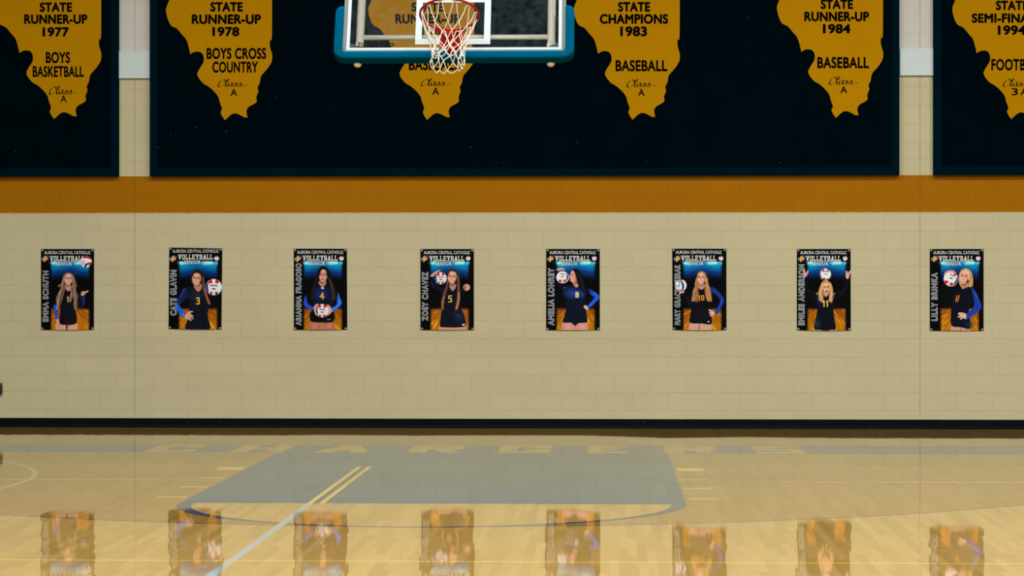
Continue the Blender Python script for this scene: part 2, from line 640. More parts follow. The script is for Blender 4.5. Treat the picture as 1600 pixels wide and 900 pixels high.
# pale arc at the left, part of a side court's circle
pa = on_floor(0, 719.5)
pb = on_floor(0, 763)
pc = on_floor(54, 737)


def circle3(a, b, c):
    ax, ay, bx, by, cx, cy = a.x, a.y, b.x, b.y, c.x, c.y
    d = 2 * (ax * (by - cy) + bx * (cy - ay) + cx * (ay - by))
    ux = ((ax * ax + ay * ay) * (by - cy) + (bx * bx + by * by) * (cy - ay) + (cx * cx + cy * cy) * (ay - by)) / d
    uy = ((ax * ax + ay * ay) * (cx - bx) + (bx * bx + by * by) * (ax - cx) + (cx * cx + cy * cy) * (bx - ax)) / d
    return ux, uy, math.hypot(ax - ux, ay - uy)


ux, uy, rr = circle3(pa, pb, pc)
paint('pale_circle_line', strip([(ux + rr * math.cos(a), uy + rr * math.sin(a)) for a in np.linspace(-1.35, 1.35, 60)], 0.05), M['pale_line'], 0.0022)
sc_p = on_floor(1111, 719.7)
paint('scuff_mark', [[(sc_p.x - 0.06, sc_p.y - 0.02), (sc_p.x + 0.07, sc_p.y - 0.01), (sc_p.x + 0.065, sc_p.y + 0.03), (sc_p.x - 0.05, sc_p.y + 0.02)]], M['scuff'], 0.0032)


# ------------------------------------------------------------------ lettering
def glyphs(s, offset=0.0, spacing=1.0, shear=0.0, frame=None, bold=0.0):
    cu = bpy.data.curves.new('t', 'FONT')
    cu.body = s
    cu.offset = offset
    cu.space_character = spacing
    cu.shear = shear
    cu.resolution_u = 6
    ob = bpy.data.objects.new('t', cu)
    COL.objects.link(ob)
    dg = bpy.context.evaluated_depsgraph_get()
    me = bpy.data.meshes.new_from_object(ob.evaluated_get(dg))
    bpy.data.objects.remove(ob)
    bpy.data.curves.remove(cu)
    n = len(me.vertices)
    co = np.empty(n * 3)
    me.vertices.foreach_get('co', co)
    co = co.reshape(-1, 3)
    polys = [tuple(p.vertices) for p in me.polygons]
    bpy.data.meshes.remove(me)
    if bold:
        n0, p0 = len(co), list(polys)
        base_co = co
        copies = [base_co]
        for k in range(8):
            d_ = np.array([math.cos(k * math.pi / 4), math.sin(k * math.pi / 4), 0.0]) * bold
            copies.append(base_co + d_)
            polys += [tuple(i + n0 * (k + 1) for i in p) for p in p0]
        co = np.concatenate(copies)
    lo, hi = frame if frame is not None else (co[:, :2].min(0), co[:, :2].max(0))
    glyphs.frame = (lo, hi)
    return (co[:, :2] - lo) / (hi - lo), polys


def mesh_from(co, polys, name, thick=0.0, direction=(0, 1, 0)):
    me = bpy.data.meshes.new(name)
    me.from_pydata([tuple(c) for c in co], [], polys)
    me.update()
    if thick:
        bm = bmesh.new()
        bm.from_mesh(me)
        bmesh.ops.remove_doubles(bm, verts=bm.verts, dist=1e-6)
        r = bmesh.ops.extrude_face_region(bm, geom=list(bm.faces))
        vs = [e for e in r['geom'] if isinstance(e, bmesh.types.BMVert)]
        bmesh.ops.translate(bm, verts=vs, vec=Vector(direction) * thick)
        bmesh.ops.recalc_face_normals(bm, faces=bm.faces)
        bm.to_mesh(me)
        bm.free()
    return me


def wall_text(s, box, depth, name='lettering', bold=0.0, spacing=1.0, up=False, thick=0.0, shear=0.0):
    """box = u0, u1, v0(top), v1(bottom) of the written line on the photo, laid on the plane `depth` before the wall"""
    uv, polys = glyphs(s, 0.0, spacing, shear, None, bold)
    u0, u1, v0, v1 = box
    pts = []
    for a, b in uv:
        if up:
            u = u1 + (u0 - u1) * b
            v = v1 + (v0 - v1) * a
        else:
            u = u0 + (u1 - u0) * a
            v = v1 + (v0 - v1) * b
        pts.append(on_wall(u, v, depth))
    return mesh_from(pts, polys, name, thick)


# block alphabet of overlapping bars: strokes as quads in a unit cell
def bar(x0, y0, x1, y1):
    return [(x0, y0), (x1, y0), (x1, y1), (x0, y1)]


def diag(xa, ya, xb, yb, w):
    return [(xa - w / 2, ya), (xa + w / 2, ya), (xb + w / 2, yb), (xb - w / 2, yb)]


def block_glyph(ch, t=0.30, s=0.22):
    L, RR_, T, B, Mi = bar(0, 0, t, 1), bar(1 - t, 0, 1, 1), bar(0, 1 - s, 1, 1), bar(0, 0, 1, s), bar(0, 0.5 - s / 2, 1, 0.5 + s / 2)
    if ch == 'C':
        return [bar(0, 0.1, t, 0.9), bar(0.08, 1 - s, 1, 1), bar(0.08, 0, 1, s), bar(1 - t, 1 - s * 1.7, 1, 1), bar(1 - t, 0, 1, s * 1.7), diag(t * 0.66, 0, t * 0.5, 0.12, t), diag(t * 0.5, 0.88, t * 0.66, 1, t)]
    if ch == 'H':
        return [L, RR_, Mi]
    if ch == 'A':
        return [diag(t / 2, 0, 0.5, 1, t), diag(1 - t / 2, 0, 0.5, 1, t), bar(0.24, 0.22, 0.76, 0.22 + s)]
    if ch == 'R':
        return [L, bar(0, 1 - s, 0.92, 1), bar(0, 0.42, 0.92, 0.42 + s), bar(1 - t, 0.48, 1, 0.94), diag(1 - t / 2, 0, 0.62, 0.5, t)]
    if ch == 'G':
        return block_glyph('C', t, s) + [bar(1 - t, 0, 1, 0.5), bar(0.52, 0.5 - s, 1, 0.5)]
    if ch == 'E':
        return [L, T, B, bar(0, 0.5 - s / 2, 0.84, 0.5 + s / 2)]
    if ch == 'S':
        return [bar(0.04, 1 - s, 1, 1), bar(0, 0, 0.96, s), bar(0.04, 0.5 - s / 2, 0.96, 0.5 + s / 2), bar(0, 0.5, t, 0.94), bar(1 - t, 0.06, 1, 0.5)]
    if ch == 'V':
        return [diag(0.5, 0, t / 2, 1, t), diag(0.5, 0, 1 - t / 2, 1, t)]
    if ch == 'O':
        return [bar(0, 0.12, t, 0.88), bar(1 - t, 0.12, 1, 0.88), bar(0.12, 1 - s, 0.88, 1), bar(0.12, 0, 0.88, s), diag(0.12 + t * 0.4, 0, t / 2, 0.16, t), diag(0.88 - t * 0.4, 0, 1 - t / 2, 0.16, t),
                diag(t / 2, 0.84, 0.12 + t * 0.4, 1, t), diag(1 - t / 2, 0.84, 0.88 - t * 0.4, 1, t)]
    if ch == 'L':
        return [L, B]
    if ch == 'Y':
        return [bar(0.5 - t / 2, 0, 0.5 + t / 2, 0.5), diag(0.5, 0.38, t / 2, 1, t), diag(0.5, 0.38, 1 - t / 2, 1, t)]
    if ch == 'B':
        return [L, bar(0, 1 - s, 0.9, 1), bar(0, 0, 0.92, s), bar(0, 0.5 - s / 2, 0.9, 0.5 + s / 2), bar(0.94 - t, 0.52, 0.94, 0.94), bar(1 - t, 0.06, 1, 0.5)]


def slab_word(word):
    """heavy slab-serif caps, returned like glyphs(): points in the unit square and faces"""
    quads = []
    x = 0.0
    sf = 0.13
    for ch in word:
        w = {'L': 0.80, 'E': 0.84, 'B': 0.86, 'O': 0.86}.get(ch, 0.98)
        q = block_glyph(ch, 0.30, 0.17)
        if ch == 'V':
            q = q + [bar(-0.08, 1 - sf, 0.42, 1), bar(0.58, 1 - sf, 1.08, 1)]
        elif ch == 'A':
            q = q + [bar(-0.08, 0, 0.40, sf), bar(0.60, 0, 1.08, sf)]
        elif ch == 'Y':
            q = q + [bar(-0.08, 1 - sf, 0.42, 1), bar(0.58, 1 - sf, 1.08, 1), bar(0.22, 0, 0.78, sf)]
        elif ch == 'L':
            q = q + [bar(-0.10, 1 - sf, 0.44, 1), bar(-0.10, 0, 0.3, sf), bar(0.8, 0, 1.0, 0.36)]
        elif ch == 'E':
            q = q + [bar(-0.10, 1 - sf, 0.3, 1), bar(-0.10, 0, 0.3, sf), bar(0.82, 0, 1.0, 0.32), bar(0.82, 0.68, 1.0, 1)]
        elif ch == 'B':
            q = q + [bar(-0.10, 1 - sf, 0.3, 1), bar(-0.10, 0, 0.3, sf)]
        quads += [[(x + px * w, py) for px, py in qq] for qq in q]
        x += w + 0.24
    co, polys = [], []
    for q in quads:
        b = len(co)
        co += q
        polys.append((b, b + 1, b + 2, b + 3))
    co = np.array(co)
    lo, hi = co.min(0), co.max(0)
    return (co - lo) / (hi - lo), polys


# floor letters C H A R G E R S
yb0, yb1 = y_base_near + 0.05, y_base_far - 0.06
spans = [('C', 229, 318), ('H', 362, 457), ('A', 497, 585), ('R', 640, 725), ('G', 779, 864), ('E', 917, 981), ('R', 1037, 1121), ('S', 1173, 1257)]
ymid = 0.5 * (yb0 + yb1)
vm = 701.5
for ch, ua, ub in spans:
    ca, cb = on_floor(ua, vm).x, on_floor(ub, vm).x
    mid = 0.5 * (ca + cb)
    w = {'C': 0.50, 'H': 0.53, 'A': 0.54, 'R': 0.52, 'G': 0.51, 'E': 0.39, 'S': 0.50}[ch]
    qs = block_glyph(ch, 0.34, 0.24)
    pts, polys = [], []
    for q in qs:
        polys.append(tuple(range(len(pts), len(pts) + 4)))
        pts += [(mid - w / 2 + w * a, yb0 + (yb1 - yb0) * b, 0.0030 * FILM + 1.6e-5 * len(polys)) for a, b in q]
    o = link('baseline_letter', mesh_from(pts, polys, 'baseline_letter'), M['maple'])
    o.parent = floor
    o['kind'] = 'structure'

# ------------------------------------------------------------------ display boards
FRAME_W = 0.088
BOARD_T = 0.075


def display_board(x0, x1, z0, z1, seams, label):
    root = thing('display_board', label, 'display board', (0.5 * (x0 + x1), WALL_Y, z0), 'navy display boards high on the gym wall')
    bm = bmesh.new()
    xs = [x0 + FRAME_W * 0.5] + [s for s in sorted(seams) if x0 + 0.15 < s < x1 - 0.15] + [x1 - FRAME_W * 0.5]
    for a, b in zip(xs[:-1], xs[1:]):
        add_box(bm, a + 0.0018, b - 0.0018, WALL_Y - BOARD_T - 0.001, WALL_Y - 0.002, z0 + 0.03, z1 - 0.03)
    add_box(bm, x0 + 0.02, x1 - 0.02, WALL_Y - BOARD_T + 0.006, WALL_Y - 0.001, z0 + 0.02, z1 - 0.02)
    child('felt_panel', bm_mesh(bm), M['felt'], root)
    for nm, (a, b, c, d) in (('frame_rail', (x0, x1, z0, z0 + FRAME_W)), ('frame_rail', (x0, x1, z1 - FRAME_W, z1)),
                             ('frame_stile', (x0, x0 + FRAME_W, z0, z1)), ('frame_stile', (x1 - FRAME_W, x1, z0, z1))):
        bm = bmesh.new()
        # mitred moulding
        if nm == 'frame_rail':
            inner = d if c == z0 else c
            outer = c if c == z0 else d
            q = [(a, outer), (b, outer), (b - FRAME_W, inner), (a + FRAME_W, inner)]
        else:
            inner = b if a == x0 else a
            outer = a if a == x0 else b
            q = [(outer, c), (outer, d), (inner, d - FRAME_W), (inner, c + FRAME_W)]
        f = [bm.verts.new((p[0], WALL_Y - BOARD_T - 0.006, p[1])) for p in q]
        g = [bm.verts.new((p[0], WALL_Y - 0.001, p[1])) for p in q]
        bm.faces.new(f)
        bm.faces.new(g[::-1])
        for i in range(4):
            bm.faces.new((f[i], g[i], g[(i + 1) % 4], f[(i + 1) % 4]))
        bmesh.ops.recalc_face_normals(bm, faces=bm.faces)
        es = [e for e in bm.edges if all(abs(v.co.y - (WALL_Y - BOARD_T - 0.006)) < 1e-5 for v in e.verts)]
        bmesh.ops.bevel(bm, geom=es, offset=0.005, segments=2, profile=0.5, affect='EDGES')
        child(nm, bm_mesh(bm), M['board_frame'], root)
    return root


D_F = BOARD_T + 0.006
z_b = on_wall(800, 274.3, D_F).z
z_t = z_b + 3.05
sx = lambda us: [on_wall(u, 200, D_F).x for u in us]
b_left = display_board(on_wall(184.3, 200, D_F).x - 8.55, on_wall(184.3, 200, D_F).x, z_b, z_t,
                       sx([10 - 112.5 * k for k in range(8)] + [121.5]), 'navy felt display board at far left, bearing the 1977 sign')
b_mid = display_board(on_wall(234, 200, D_F).x, on_wall(1405.5, 200, D_F).x, z_b, z_t,
                      sx([313 + 112.4 * k for k in range(10)]), 'wide central navy felt display board behind the basketball goal')
b_right = display_board(on_wall(1459, 200, D_F).x, on_wall(1459, 200, D_F).x + 8.55, z_b, z_t,
                        sx([1541 + 112.5 * k for k in range(9)]), 'navy felt display board at far right, bearing the 1994 sign')

# ------------------------------------------------------------------ state-shaped signs
OUT = [(636, -170), (636, 168), (628, 190), (625, 214), (630, 242), (637, 266), (634, 300), (612, 335), (588, 362), (580, 380), (577, 402),
       (566, 424), (570, 444), (560, 470), (562, 492), (546, 506), (524, 518), (512, 538), (518, 570)]
OUT2 = [(500, 569), (478, 556), (456, 550), (438, 556), (422, 570), (408, 583)]
OUT3 = [(396, 566), (387, 545), (394, 528), (383, 496), (375, 468), (350, 438), (326, 418), (300, 402), (274, 364), (284, 335), (304, 302), (304, 272),
        (290, 253), (262, 251), (240, 263)]
OUT4 = [(235, 238), (222, 195), (200, 168), (174, 138), (148, 125), (132, 95), (122, 50), (132, 16), (146, -14), (170, -50), (186, -90), (214, -124), (226, -160),
        (262, -190), (270, -226), (246, -255), (604, -255), (622, -214)]


def state_outline(dx, dy):
    pts = []
    for seg in (OUT, OUT2, OUT3, OUT4):
        pts += [tuple(p) for p in catmull(seg, 3, closed=False)]
    return [(220 + x / 3.104 + dx, y / 3.104 + dy) for x, y in pts]


SIGN_D0 = BOARD_T + 0.0075         # back of the signs, on short standoffs clear of the frame
SIGN_T = 0.009
SIGN_FACE = SIGN_D0 + SIGN_T


def script_class(box, depth):
    """brush-script word 'Class' as one ribbon per stroke"""
    strokes = [
        [(30, 22), (33, 10), (27, 2), (17, 6), (6, 24), (0, 46), (4, 58), (16, 56), (27, 44), (36, 30), (46, 10), (49, 1), (45, 0), (39, 16), (35, 38), (37, 55), (43, 55), (48, 46)],
        [(66, 28), (59, 24), (51, 30), (47, 46), (50, 56), (57, 50), (64, 36), (67, 27), (63, 46), (65, 55), (71, 50), (77, 38), (82, 26)],
        [(82, 26), (85, 34), (87, 46), (84, 55), (77, 54), (76, 50)],
        [(84, 54), (92, 46), (98, 36), (103, 26), (106, 34), (108, 46), (105, 55), (98, 54), (97, 50)],
        [(105, 55), (114, 51), (126, 47), (138, 46)],
    ]
    u0, u1, v0, v1 = box
    co, polys = [], []
    pen = (0.80, -0.60)
    for st in strokes:
        P = catmull(st, 6, closed=False)
        for i, (x, y) in enumerate(P):
            w = 4.0 if 0 < i < len(P) - 1 else 1.5
            for s_ in (1, -1):
                px, py = x + s_ * pen[0] * w * 0.9, y + s_ * pen[1] * w * 0.9 * 0.9
                co.append(on_wall(u0 + (u1 - u0) * px / 138.0, v0 + (v1 - v0) * py / 58.0, depth))
        b = len(co) - 2 * len(P)
        for i in range(len(P) - 1):
            polys.append((b + 2 * i, b + 2 * i + 1, b + 2 * i + 3, b + 2 * i + 2))
    return mesh_from(co, polys, 'script')


def state_sign(dx, dy, lines, script, label):
    outl = state_outline(dx, dy)
    tip = on_wall(351.4 + dx, 187.8 + dy, SIGN_D0)
    root = thing('state_shaped_sign', label, 'sign', (tip.x, WALL_Y - SIGN_D0, tip.z), 'golden state-shaped signs on the navy boards')
    bm = bmesh.new()
    fr = [bm.verts.new(on_wall(u, v, SIGN_FACE)) for u, v in outl]
    bk = []
    for f in fr:
        bk.append(bm.verts.new((f.co.x, WALL_Y - SIGN_D0, f.co.z)))
    for tri in tessellate_polygon([[Vector((f.co.x, f.co.z, 0)) for f in fr]]):
        bm.faces.new([fr[i] for i in tri])
        bm.faces.new([bk[i] for i in tri[::-1]])
    for i in range(len(fr)):
        j = (i + 1) % len(fr)
        bm.faces.new((fr[i], bk[i], bk[j], fr[j]))
    child('sign_panel', bm_mesh(bm), M['plaque'], root)
    for s, u0, u1, v0, v1, off, kind in lines:
        me = wall_text(s, (u0, u1, v0, v1), SIGN_FACE + 0.0012, kind, off, 1.06)
        child(kind, me, M['black_paint'], root)
    child('script_lettering', script_class(script, SIGN_FACE + 0.0012), M['black_paint'], root)
    return root


TL, SL, CL = 'title_lettering', 'sport_lettering', 'class_lettering'
BO, BS = 0.048, 0.036
state_sign(-267, -1.8, [('STATE', 62, 112.8, 3.6, 18.9, BO, TL), ('RUNNER-UP', 37.7, 136.6, 22.4, 37.6, BO, TL), ('1977', 66.4, 108, 42.3, 57.4, BO, 'year_lettering'),
                        ('BOYS', 71.5, 109.5, 81, 99, BS, SL), ('BASKETBALL', 51, 131, 103, 120.6, BS, SL), ('A', 94.4, 104.2, 149, 160, 0.018, CL)],
           (77.3, 121.5, 135, 147.5), 'golden state-shaped sign reading 1977 boys basketball, on the left board')
state_sign(0, 0, [('STATE', 328.6, 379.5, 3.1, 18.4, BO, TL), ('RUNNER-UP', 299.6, 407.8, 22.4, 37.8, BO, TL), ('1978', 331.8, 374, 41.8, 56.8, BO, 'year_lettering'),
                  ('BOYS CROSS', 322.8, 416, 74.7, 92.5, BS, SL), ('COUNTRY', 331.8, 403, 96, 113.8, BS, SL), ('A', 360, 370.6, 139, 150, 0.018, CL)],
           (341, 387.5, 124, 135.5), 'golden state-shaped sign reading 1978 boys cross country')
state_sign(316, -0.5, [('STATE', 643, 693.4, 3.5, 18.4, BO, TL), ('RUNNER-UP', 617.6, 718.5, 21.9, 37.1, BO, TL), ('1981', 658, 696, 41.5, 56.5, BO, 'year_lettering'),
                       ('BASEBALL', 638.8, 719.3, 92, 110, BS, SL), ('A', 675.3, 686, 137, 148.3, 0.018, CL)],
           (658.3, 704, 123, 134.3), 'golden state-shaped runner-up baseball sign seen behind the glass backboard')
state_sign(637, -0.8, [('STATE', 965.6, 1016, 2.9, 18.5, BO, TL), ('CHAMPIONS', 937, 1044, 21.7, 37.5, BO, TL), ('1983', 969, 1011, 41, 57, BO, 'year_lettering'),
                       ('BASEBALL', 961.8, 1042.7, 93.7, 111.6, BS, SL), ('A', 997, 1007.3, 139, 150, 0.018, CL)],
           (980, 1025, 124.3, 136), 'golden state-shaped sign reading state champions 1983 baseball')
state_sign(954.6, -3.6, [('STATE', 1282.4, 1333, -1, 14.4, BO, TL), ('RUNNER-UP', 1256.7, 1358, 18.2, 33.6, BO, TL), ('1984', 1285.7, 1329, 37.3, 52.6, BO, 'year_lettering'),
                         ('BASEBALL', 1277, 1357.8, 88.9, 107, BS, SL), ('A', 1313, 1323.8, 134.7, 145.7, 0.018, CL)],
           (1296, 1341, 120.2, 132), 'golden state-shaped sign reading runner-up 1984 baseball')
state_sign(1228.7, -1.6, [('STATE', 1556, 1606.5, 0.8, 16.2, BO, TL), ('SEMI-FINALIST', 1518.3, 1644, 20.8, 36, BO, TL), ('1994', 1559, 1603, 39.4, 54.9, BO, 'year_lettering'),
                          ('FOOTBALL', 1549, 1630, 92, 110.4, BS, SL), ('3', 1580.5, 1590.5, 137.5, 149, 0.018, CL), ('A', 1594.5, 1606, 137.5, 149, 0.018, CL)],
           (1568, 1613, 123.3, 135.3), 'golden state-shaped sign reading semi-final 1994 football, cut off at right')

# ------------------------------------------------------------------ sheet-metal plates between the boards
for (u0, u1, v0, v1, lab) in ((184.6, 234.4, 80.0, 122.0, 'white sheet-metal plate between the left and central boards'),
                              (1405.8, 1458.8, 75.5, 117.5, 'white sheet-metal plate between the central and right boards')):
    a, b = on_wall(u0, v1, 0.03), on_wall(u1, v0, 0.03)
    root = thing('metal_plate', lab, 'plate', (0.5 * (a.x + b.x), WALL_Y, a.z), 'white metal plates in the gaps between boards')
    bm = bmesh.new()
    add_box(bm, a.x + 0.002, b.x - 0.002, WALL_Y - 0.03, WALL_Y - 0.001, a.z, b.z, 0.004)
    child('cover', bm_mesh(bm), M['plate'], root)
    bm = bmesh.new()
    add_box(bm, a.x + 0.002, b.x - 0.002, WALL_Y - 0.036, WALL_Y - 0.030, a.z - 0.004, a.z + 0.008, 0.002)
    child('bottom_lip', bm_mesh(bm), M['plate'], root)

# ------------------------------------------------------------------ outlet box at the left edge of the view
a, b = on_wall(2.6, 616.3, 0.05), on_wall(2.6, 598, 0.05)
root = thing('outlet_box', 'steel electrical outlet box low on the wall at the left edge', 'outlet', (a.x - 0.055, WALL_Y, a.z))
bm = bmesh.new()
add_box(bm, a.x - 0.11, a.x, WALL_Y - 0.045, WALL_Y - 0.001, a.z, b.z, 0.006)
child('box', bm_mesh(bm), M['dark_plastic'], root)
bm = bmesh.new()
add_box(bm, a.x - 0.112, a.x + 0.001, WALL_Y - 0.050, WALL_Y - 0.045, b.z - 0.03, b.z + 0.002, 0.002)
child('cover', bm_mesh(bm), M['steel'], root)
for k in (0.028, 0.078):
    bm = bmesh.new()
    add_box(bm, a.x - 0.075, a.x - 0.037, WALL_Y - 0.048, WALL_Y - 0.045, a.z + k - 0.016, a.z + k + 0.018, 0.002)
    child('receptacle', bm_mesh(bm), M['dark_plastic'], root)

# ------------------------------------------------------------------ basketball goal, half folded up: the board leans back by TILT
TILT = math.radians(26.0)
U = Vector((1, 0, 0))
Wv = Vector((0, math.sin(TILT), math.cos(TILT)))       # up along the board
Nv = Vector((0, -math.cos(TILT), math.sin(TILT)))      # out of the glass, towards the court
d = ray(709.0, 77.8)
GO = EYE + d * (21.25 / (F_VEC.dot(d)))                # lower edge of the glass, middle


def gp(u, w, n=0.0):
    return GO + U * u + Wv * w + Nv * n


def gbox(bm, u0, u1, w0, w1, n0, n1, bevel=0.0):
    start = len(bm.verts)
    tmp = bmesh.new()
    add_box(tmp, u0, u1, n0, n1, w0, w1, bevel)
    me = bpy.data.meshes.new('tmp')
    tmp.to_mesh(me)
    tmp.free()
    for v in me.vertices:
        v.co = gp(v.co.x, v.co.z, v.co.y)
    bm.from_mesh(me)
    bpy.data.meshes.remove(me)


goal = thing('basketball_goal', 'glass basketball backboard with red rim, white net and blue edge padding', 'basketball hoop', tuple(gp(0, 0, 0)))
GW, GH = 0.885, 1.04               # half width of the glass, its height
LINE = 0.027
bm = bmesh.new()
gbox(bm, -GW, GW, 0.0, GH, -0.012, 0.0)
glass = child('glass_panel', bm_mesh(bm), M['glass'], goal)
ln = 0.0012


def sub(name, me, mat, parent):
    me.transform(Matrix.Translation(-Vector(goal.location)))
    o = bpy.data.objects.new(name, me)
    COL.objects.link(o)
    me.materials.append(mat)
    o.parent = parent
    return o


bm = bmesh.new()
for q in ((-GW, GW, 0, LINE * 0.8), (-GW, GW, GH - LINE, GH), (-GW, -GW + LINE, LINE * 0.8, GH - LINE), (GW - LINE, GW, LINE * 0.8, GH - LINE)):
    gbox(bm, *q, 0.0002, ln)
sub('border_line', bm_mesh(bm), M['tape'], glass)
SQ0, SQ1, SQW, SQL = 0.052, 0.052 + 0.457, 0.309, 0.053
bm = bmesh.new()
for q in ((-SQW, SQW, SQ0, SQ0 + SQL), (-SQW, SQW, SQ1 - SQL, SQ1), (-SQW, -SQW + SQL, SQ0 + SQL, SQ1 - SQL), (SQW - SQL, SQW, SQ0 + SQL, SQ1 - SQL)):
    gbox(bm, *[x if i > 1 else x - 0.011 for i, x in enumerate(q)], 0.0002, ln)
sub('target_square', bm_mesh(bm), M['tape'], glass)
# maker's mark on the glass
uv, polys = glyphs('GARED', 0.035, 1.05, 0.25)
co = [gp(-0.715 + 0.225 * x, 0.030 + 0.037 * y, 0.0016) for x, y in uv]
bm = bmesh.new()
me = mesh_from(co, polys, 'mark')
bm.from_mesh(me)
for q in ((-0.787, -0.778, 0.026, 0.066), (-0.787, -0.735, 0.060, 0.068), (-0.787, -0.735, 0.024, 0.032), (-0.743, -0.735, 0.024, 0.048), (-0.765, -0.735, 0.044, 0.050)):
    gbox(bm, *q, 0.0008, 0.0016)
sub('maker_mark', bm_mesh(bm), M['black_paint'], glass)
# steel channel round the glass
bm = bmesh.new()
FT = 0.033
gbox(bm, -GW - FT, -GW + 0.0, -FT * 0.6, GH + FT, -0.045, 0.004, 0.003)
gbox(bm, GW - 0.0, GW + FT, -FT * 0.6, GH + FT, -0.045, 0.004, 0.003)
gbox(bm, -GW, GW, -FT * 0.6, 0.0, -0.045, 0.004, 0.003)
gbox(bm, -GW, GW, GH, GH + FT, -0.045, 0.004, 0.003)
child('steel_frame', bm_mesh(bm), M['alu'], goal)
for sgn in (-1, 1):
    bm = bmesh.new()
    tri = [(GW, 0.0), (GW - 0.14, 0.0), (GW - 0.115, 0.03), (GW - 0.085, 0.055), (GW - 0.03, 0.078), (GW, 0.085)]
    f = [bm.verts.new(gp(sgn * a, b, -0.018)) for a, b in tri]
    g_ = [bm.verts.new(gp(sgn * a, b, -0.026)) for a, b in tri]
    bm.faces.new(f)
    bm.faces.new(g_[::-1])
    for i in range(len(tri)):
        j = (i + 1) % len(tri)
        bm.faces.new((f[i], g_[i], g_[j], f[j]))
    child('corner_bracket', bm_mesh(bm), M['alu'], goal)

# carrying pipes behind the glass
PN = -0.10
for sgn in (-1, 1):
    bm = bmesh.new()
    x_lo = sgn * 0.797 if sgn > 0 else -0.786
    add_tube(bm, [gp(x_lo, 0.115, PN), gp(x_lo, 1.6, PN), gp(x_lo, 5.2, PN)], 0.033, 16)
    # flattened bolted foot
    gbox(bm, x_lo - 0.034, x_lo + 0.034, 0.062, 0.125, PN - 0.012, PN + 0.02, 0.006)
    gbox(bm, x_lo - 0.016 - sgn * 0.02, x_lo + 0.016 - sgn * 0.02, 0.045, 0.075, PN + 0.0, PN + 0.07, 0.004)
    child('upright_pipe', bm_mesh(bm, smooth=False), M['pipe'], goal)
    bm = bmesh.new()
    add_tube(bm, [gp(sgn * 0.795, -0.06 , -0.088), gp(sgn * 0.795, -0.086, -0.088), gp(sgn * 0.795, -0.100, -0.088), gp(sgn * 0.795, -0.107, -0.088)],
             [0.034, 0.034, 0.026, 0.008], 20)
    child('bolt_cap', bm_mesh(bm, smooth=True), M['tan'], goal)
bm = bmesh.new()
add_tube(bm, [gp(-0.785, 0.174, PN + 0.01), gp(0.79, 0.174, PN + 0.01)], 0.021, 20)
child('cross_pipe', bm_mesh(bm, smooth=True), M['pipe'], goal)
bm = bmesh.new()
add_tube(bm, [gp(-0.79, 0.80, PN + 0.01), gp(0.79, 0.80, PN + 0.01)], 0.026, 20)
child('cross_pipe', bm_mesh(bm, smooth=True), M['pipe'], goal)

# blue edge padding: rounded bar along the bottom and up both sides
PW = 0.070
path_in = []                       # inner edge, from left end down, along, and up
HP = 0.36
ro = 0.045
bm = bmesh.new()
half = GW + FT
outer = [(-half - PW + 0.004, HP - 0.045), (-half - PW * 1.06, 0.02)]
pad_prof = [(0.0, 0.012), (0.006, 0.020), (0.018, 0.024), (PW - 0.014, 0.025), (PW - 0.005, 0.0225), (PW - 0.0005, 0.014), (PW, 0.002), (PW - 0.002, -0.070), (PW - 0.006, -0.078), (0.0, -0.080)]
# centre line frames: (point on inner edge, outward direction)
cl = []
for w in np.linspace(HP, 0.035, 8):
    cl.append(((-half, w), (-1.0, 0.0)))
for k in range(1, 9):
    a = math.pi + (math.pi / 2) * k / 9
    cl.append(((-half + 0.02 + 0.02 * math.cos(a), 0.0 + 0.015 * math.sin(a)), (math.cos(a), math.sin(a))))
for u_ in np.linspace(-half + 0.03, half - 0.03, 25):
    cl.append(((u_, -FT * 0.6), (0.0, -1.0)))
for k in range(1, 9):
    a = 1.5 * math.pi + (math.pi / 2) * k / 9
    cl.append(((half - 0.02 + 0.02 * math.cos(a), 0.0 + 0.015 * math.sin(a)), (math.cos(a), math.sin(a))))
for w in np.linspace(0.035, HP, 8):
    cl.append(((half, w), (1.0, 0.0)))
rings = []
for i, ((pu, pw), (du, dw)) in enumerate(cl):
    e = min(i, len(cl) - 1 - i)
    sc_ = 1.0
    rings.append([bm.verts.new(gp(pu + du * a * sc_, pw + dw * a * sc_, b)) for a, b in pad_prof])
# rounded ends: three shrinking end rings
def end_rings(idx, sgn):
    res = []
    for k, (dz, s_) in enumerate(((0.022, 0.93), (0.042, 0.74), (0.056, 0.42), (0.060, 0.15))):
        pu, pw = cl[idx][0]
        du = cl[idx][1][0]
        res.append([bm.verts.new(gp(pu + du * a * s_, HP + dz, 0.0 + (b + 0.03) * (0.6 + 0.4 * s_) - 0.03)) for a, b in pad_prof])
    return res


L_end = end_rings(0, -1)
R_end = end_rings(len(cl) - 1, 1)
allr = L_end[::-1] + rings + R_end
for A, B in zip(allr[:-1], allr[1:]):
    for k in range(len(pad_prof)):
        j = (k + 1) % len(pad_prof)
        bm.faces.new((A[k], A[j], B[j], B[k]))
bm.faces.new(allr[0][::-1])
bm.faces.new(allr[-1])
pad_me = bm_mesh(bm, smooth=True)
pad_me.set_sharp_from_angle(angle=math.radians(28))
pad = child('edge_padding', pad_me, M['pad'], goal)
# slits at the two lower corners and the fixing screws underneath
for sgn in (-1, 1):
    bm = bmesh.new()
    p0 = gp(sgn * (half - 0.018), 0.004, 0.0246)
    p1 = gp(sgn * (half + 0.034), -0.044, 0.0246)
    add_tube(bm, [p0, p1], 0.0028, 6)
    sub('corner_slit', bm_mesh(bm), M['screw'], pad)
for uu in (581, 629, 735, 784, 833):
    bm = bmesh.new()
    xx = (uu - 708) / 191.5
    ww = -FT * 0.6 - PW
    add_tube(bm, [gp(xx, ww + 0.004, -0.036), gp(xx, ww - 0.003, -0.036)], 0.011, 12)
    sub('screw', bm_mesh(bm), M['screw'], pad)

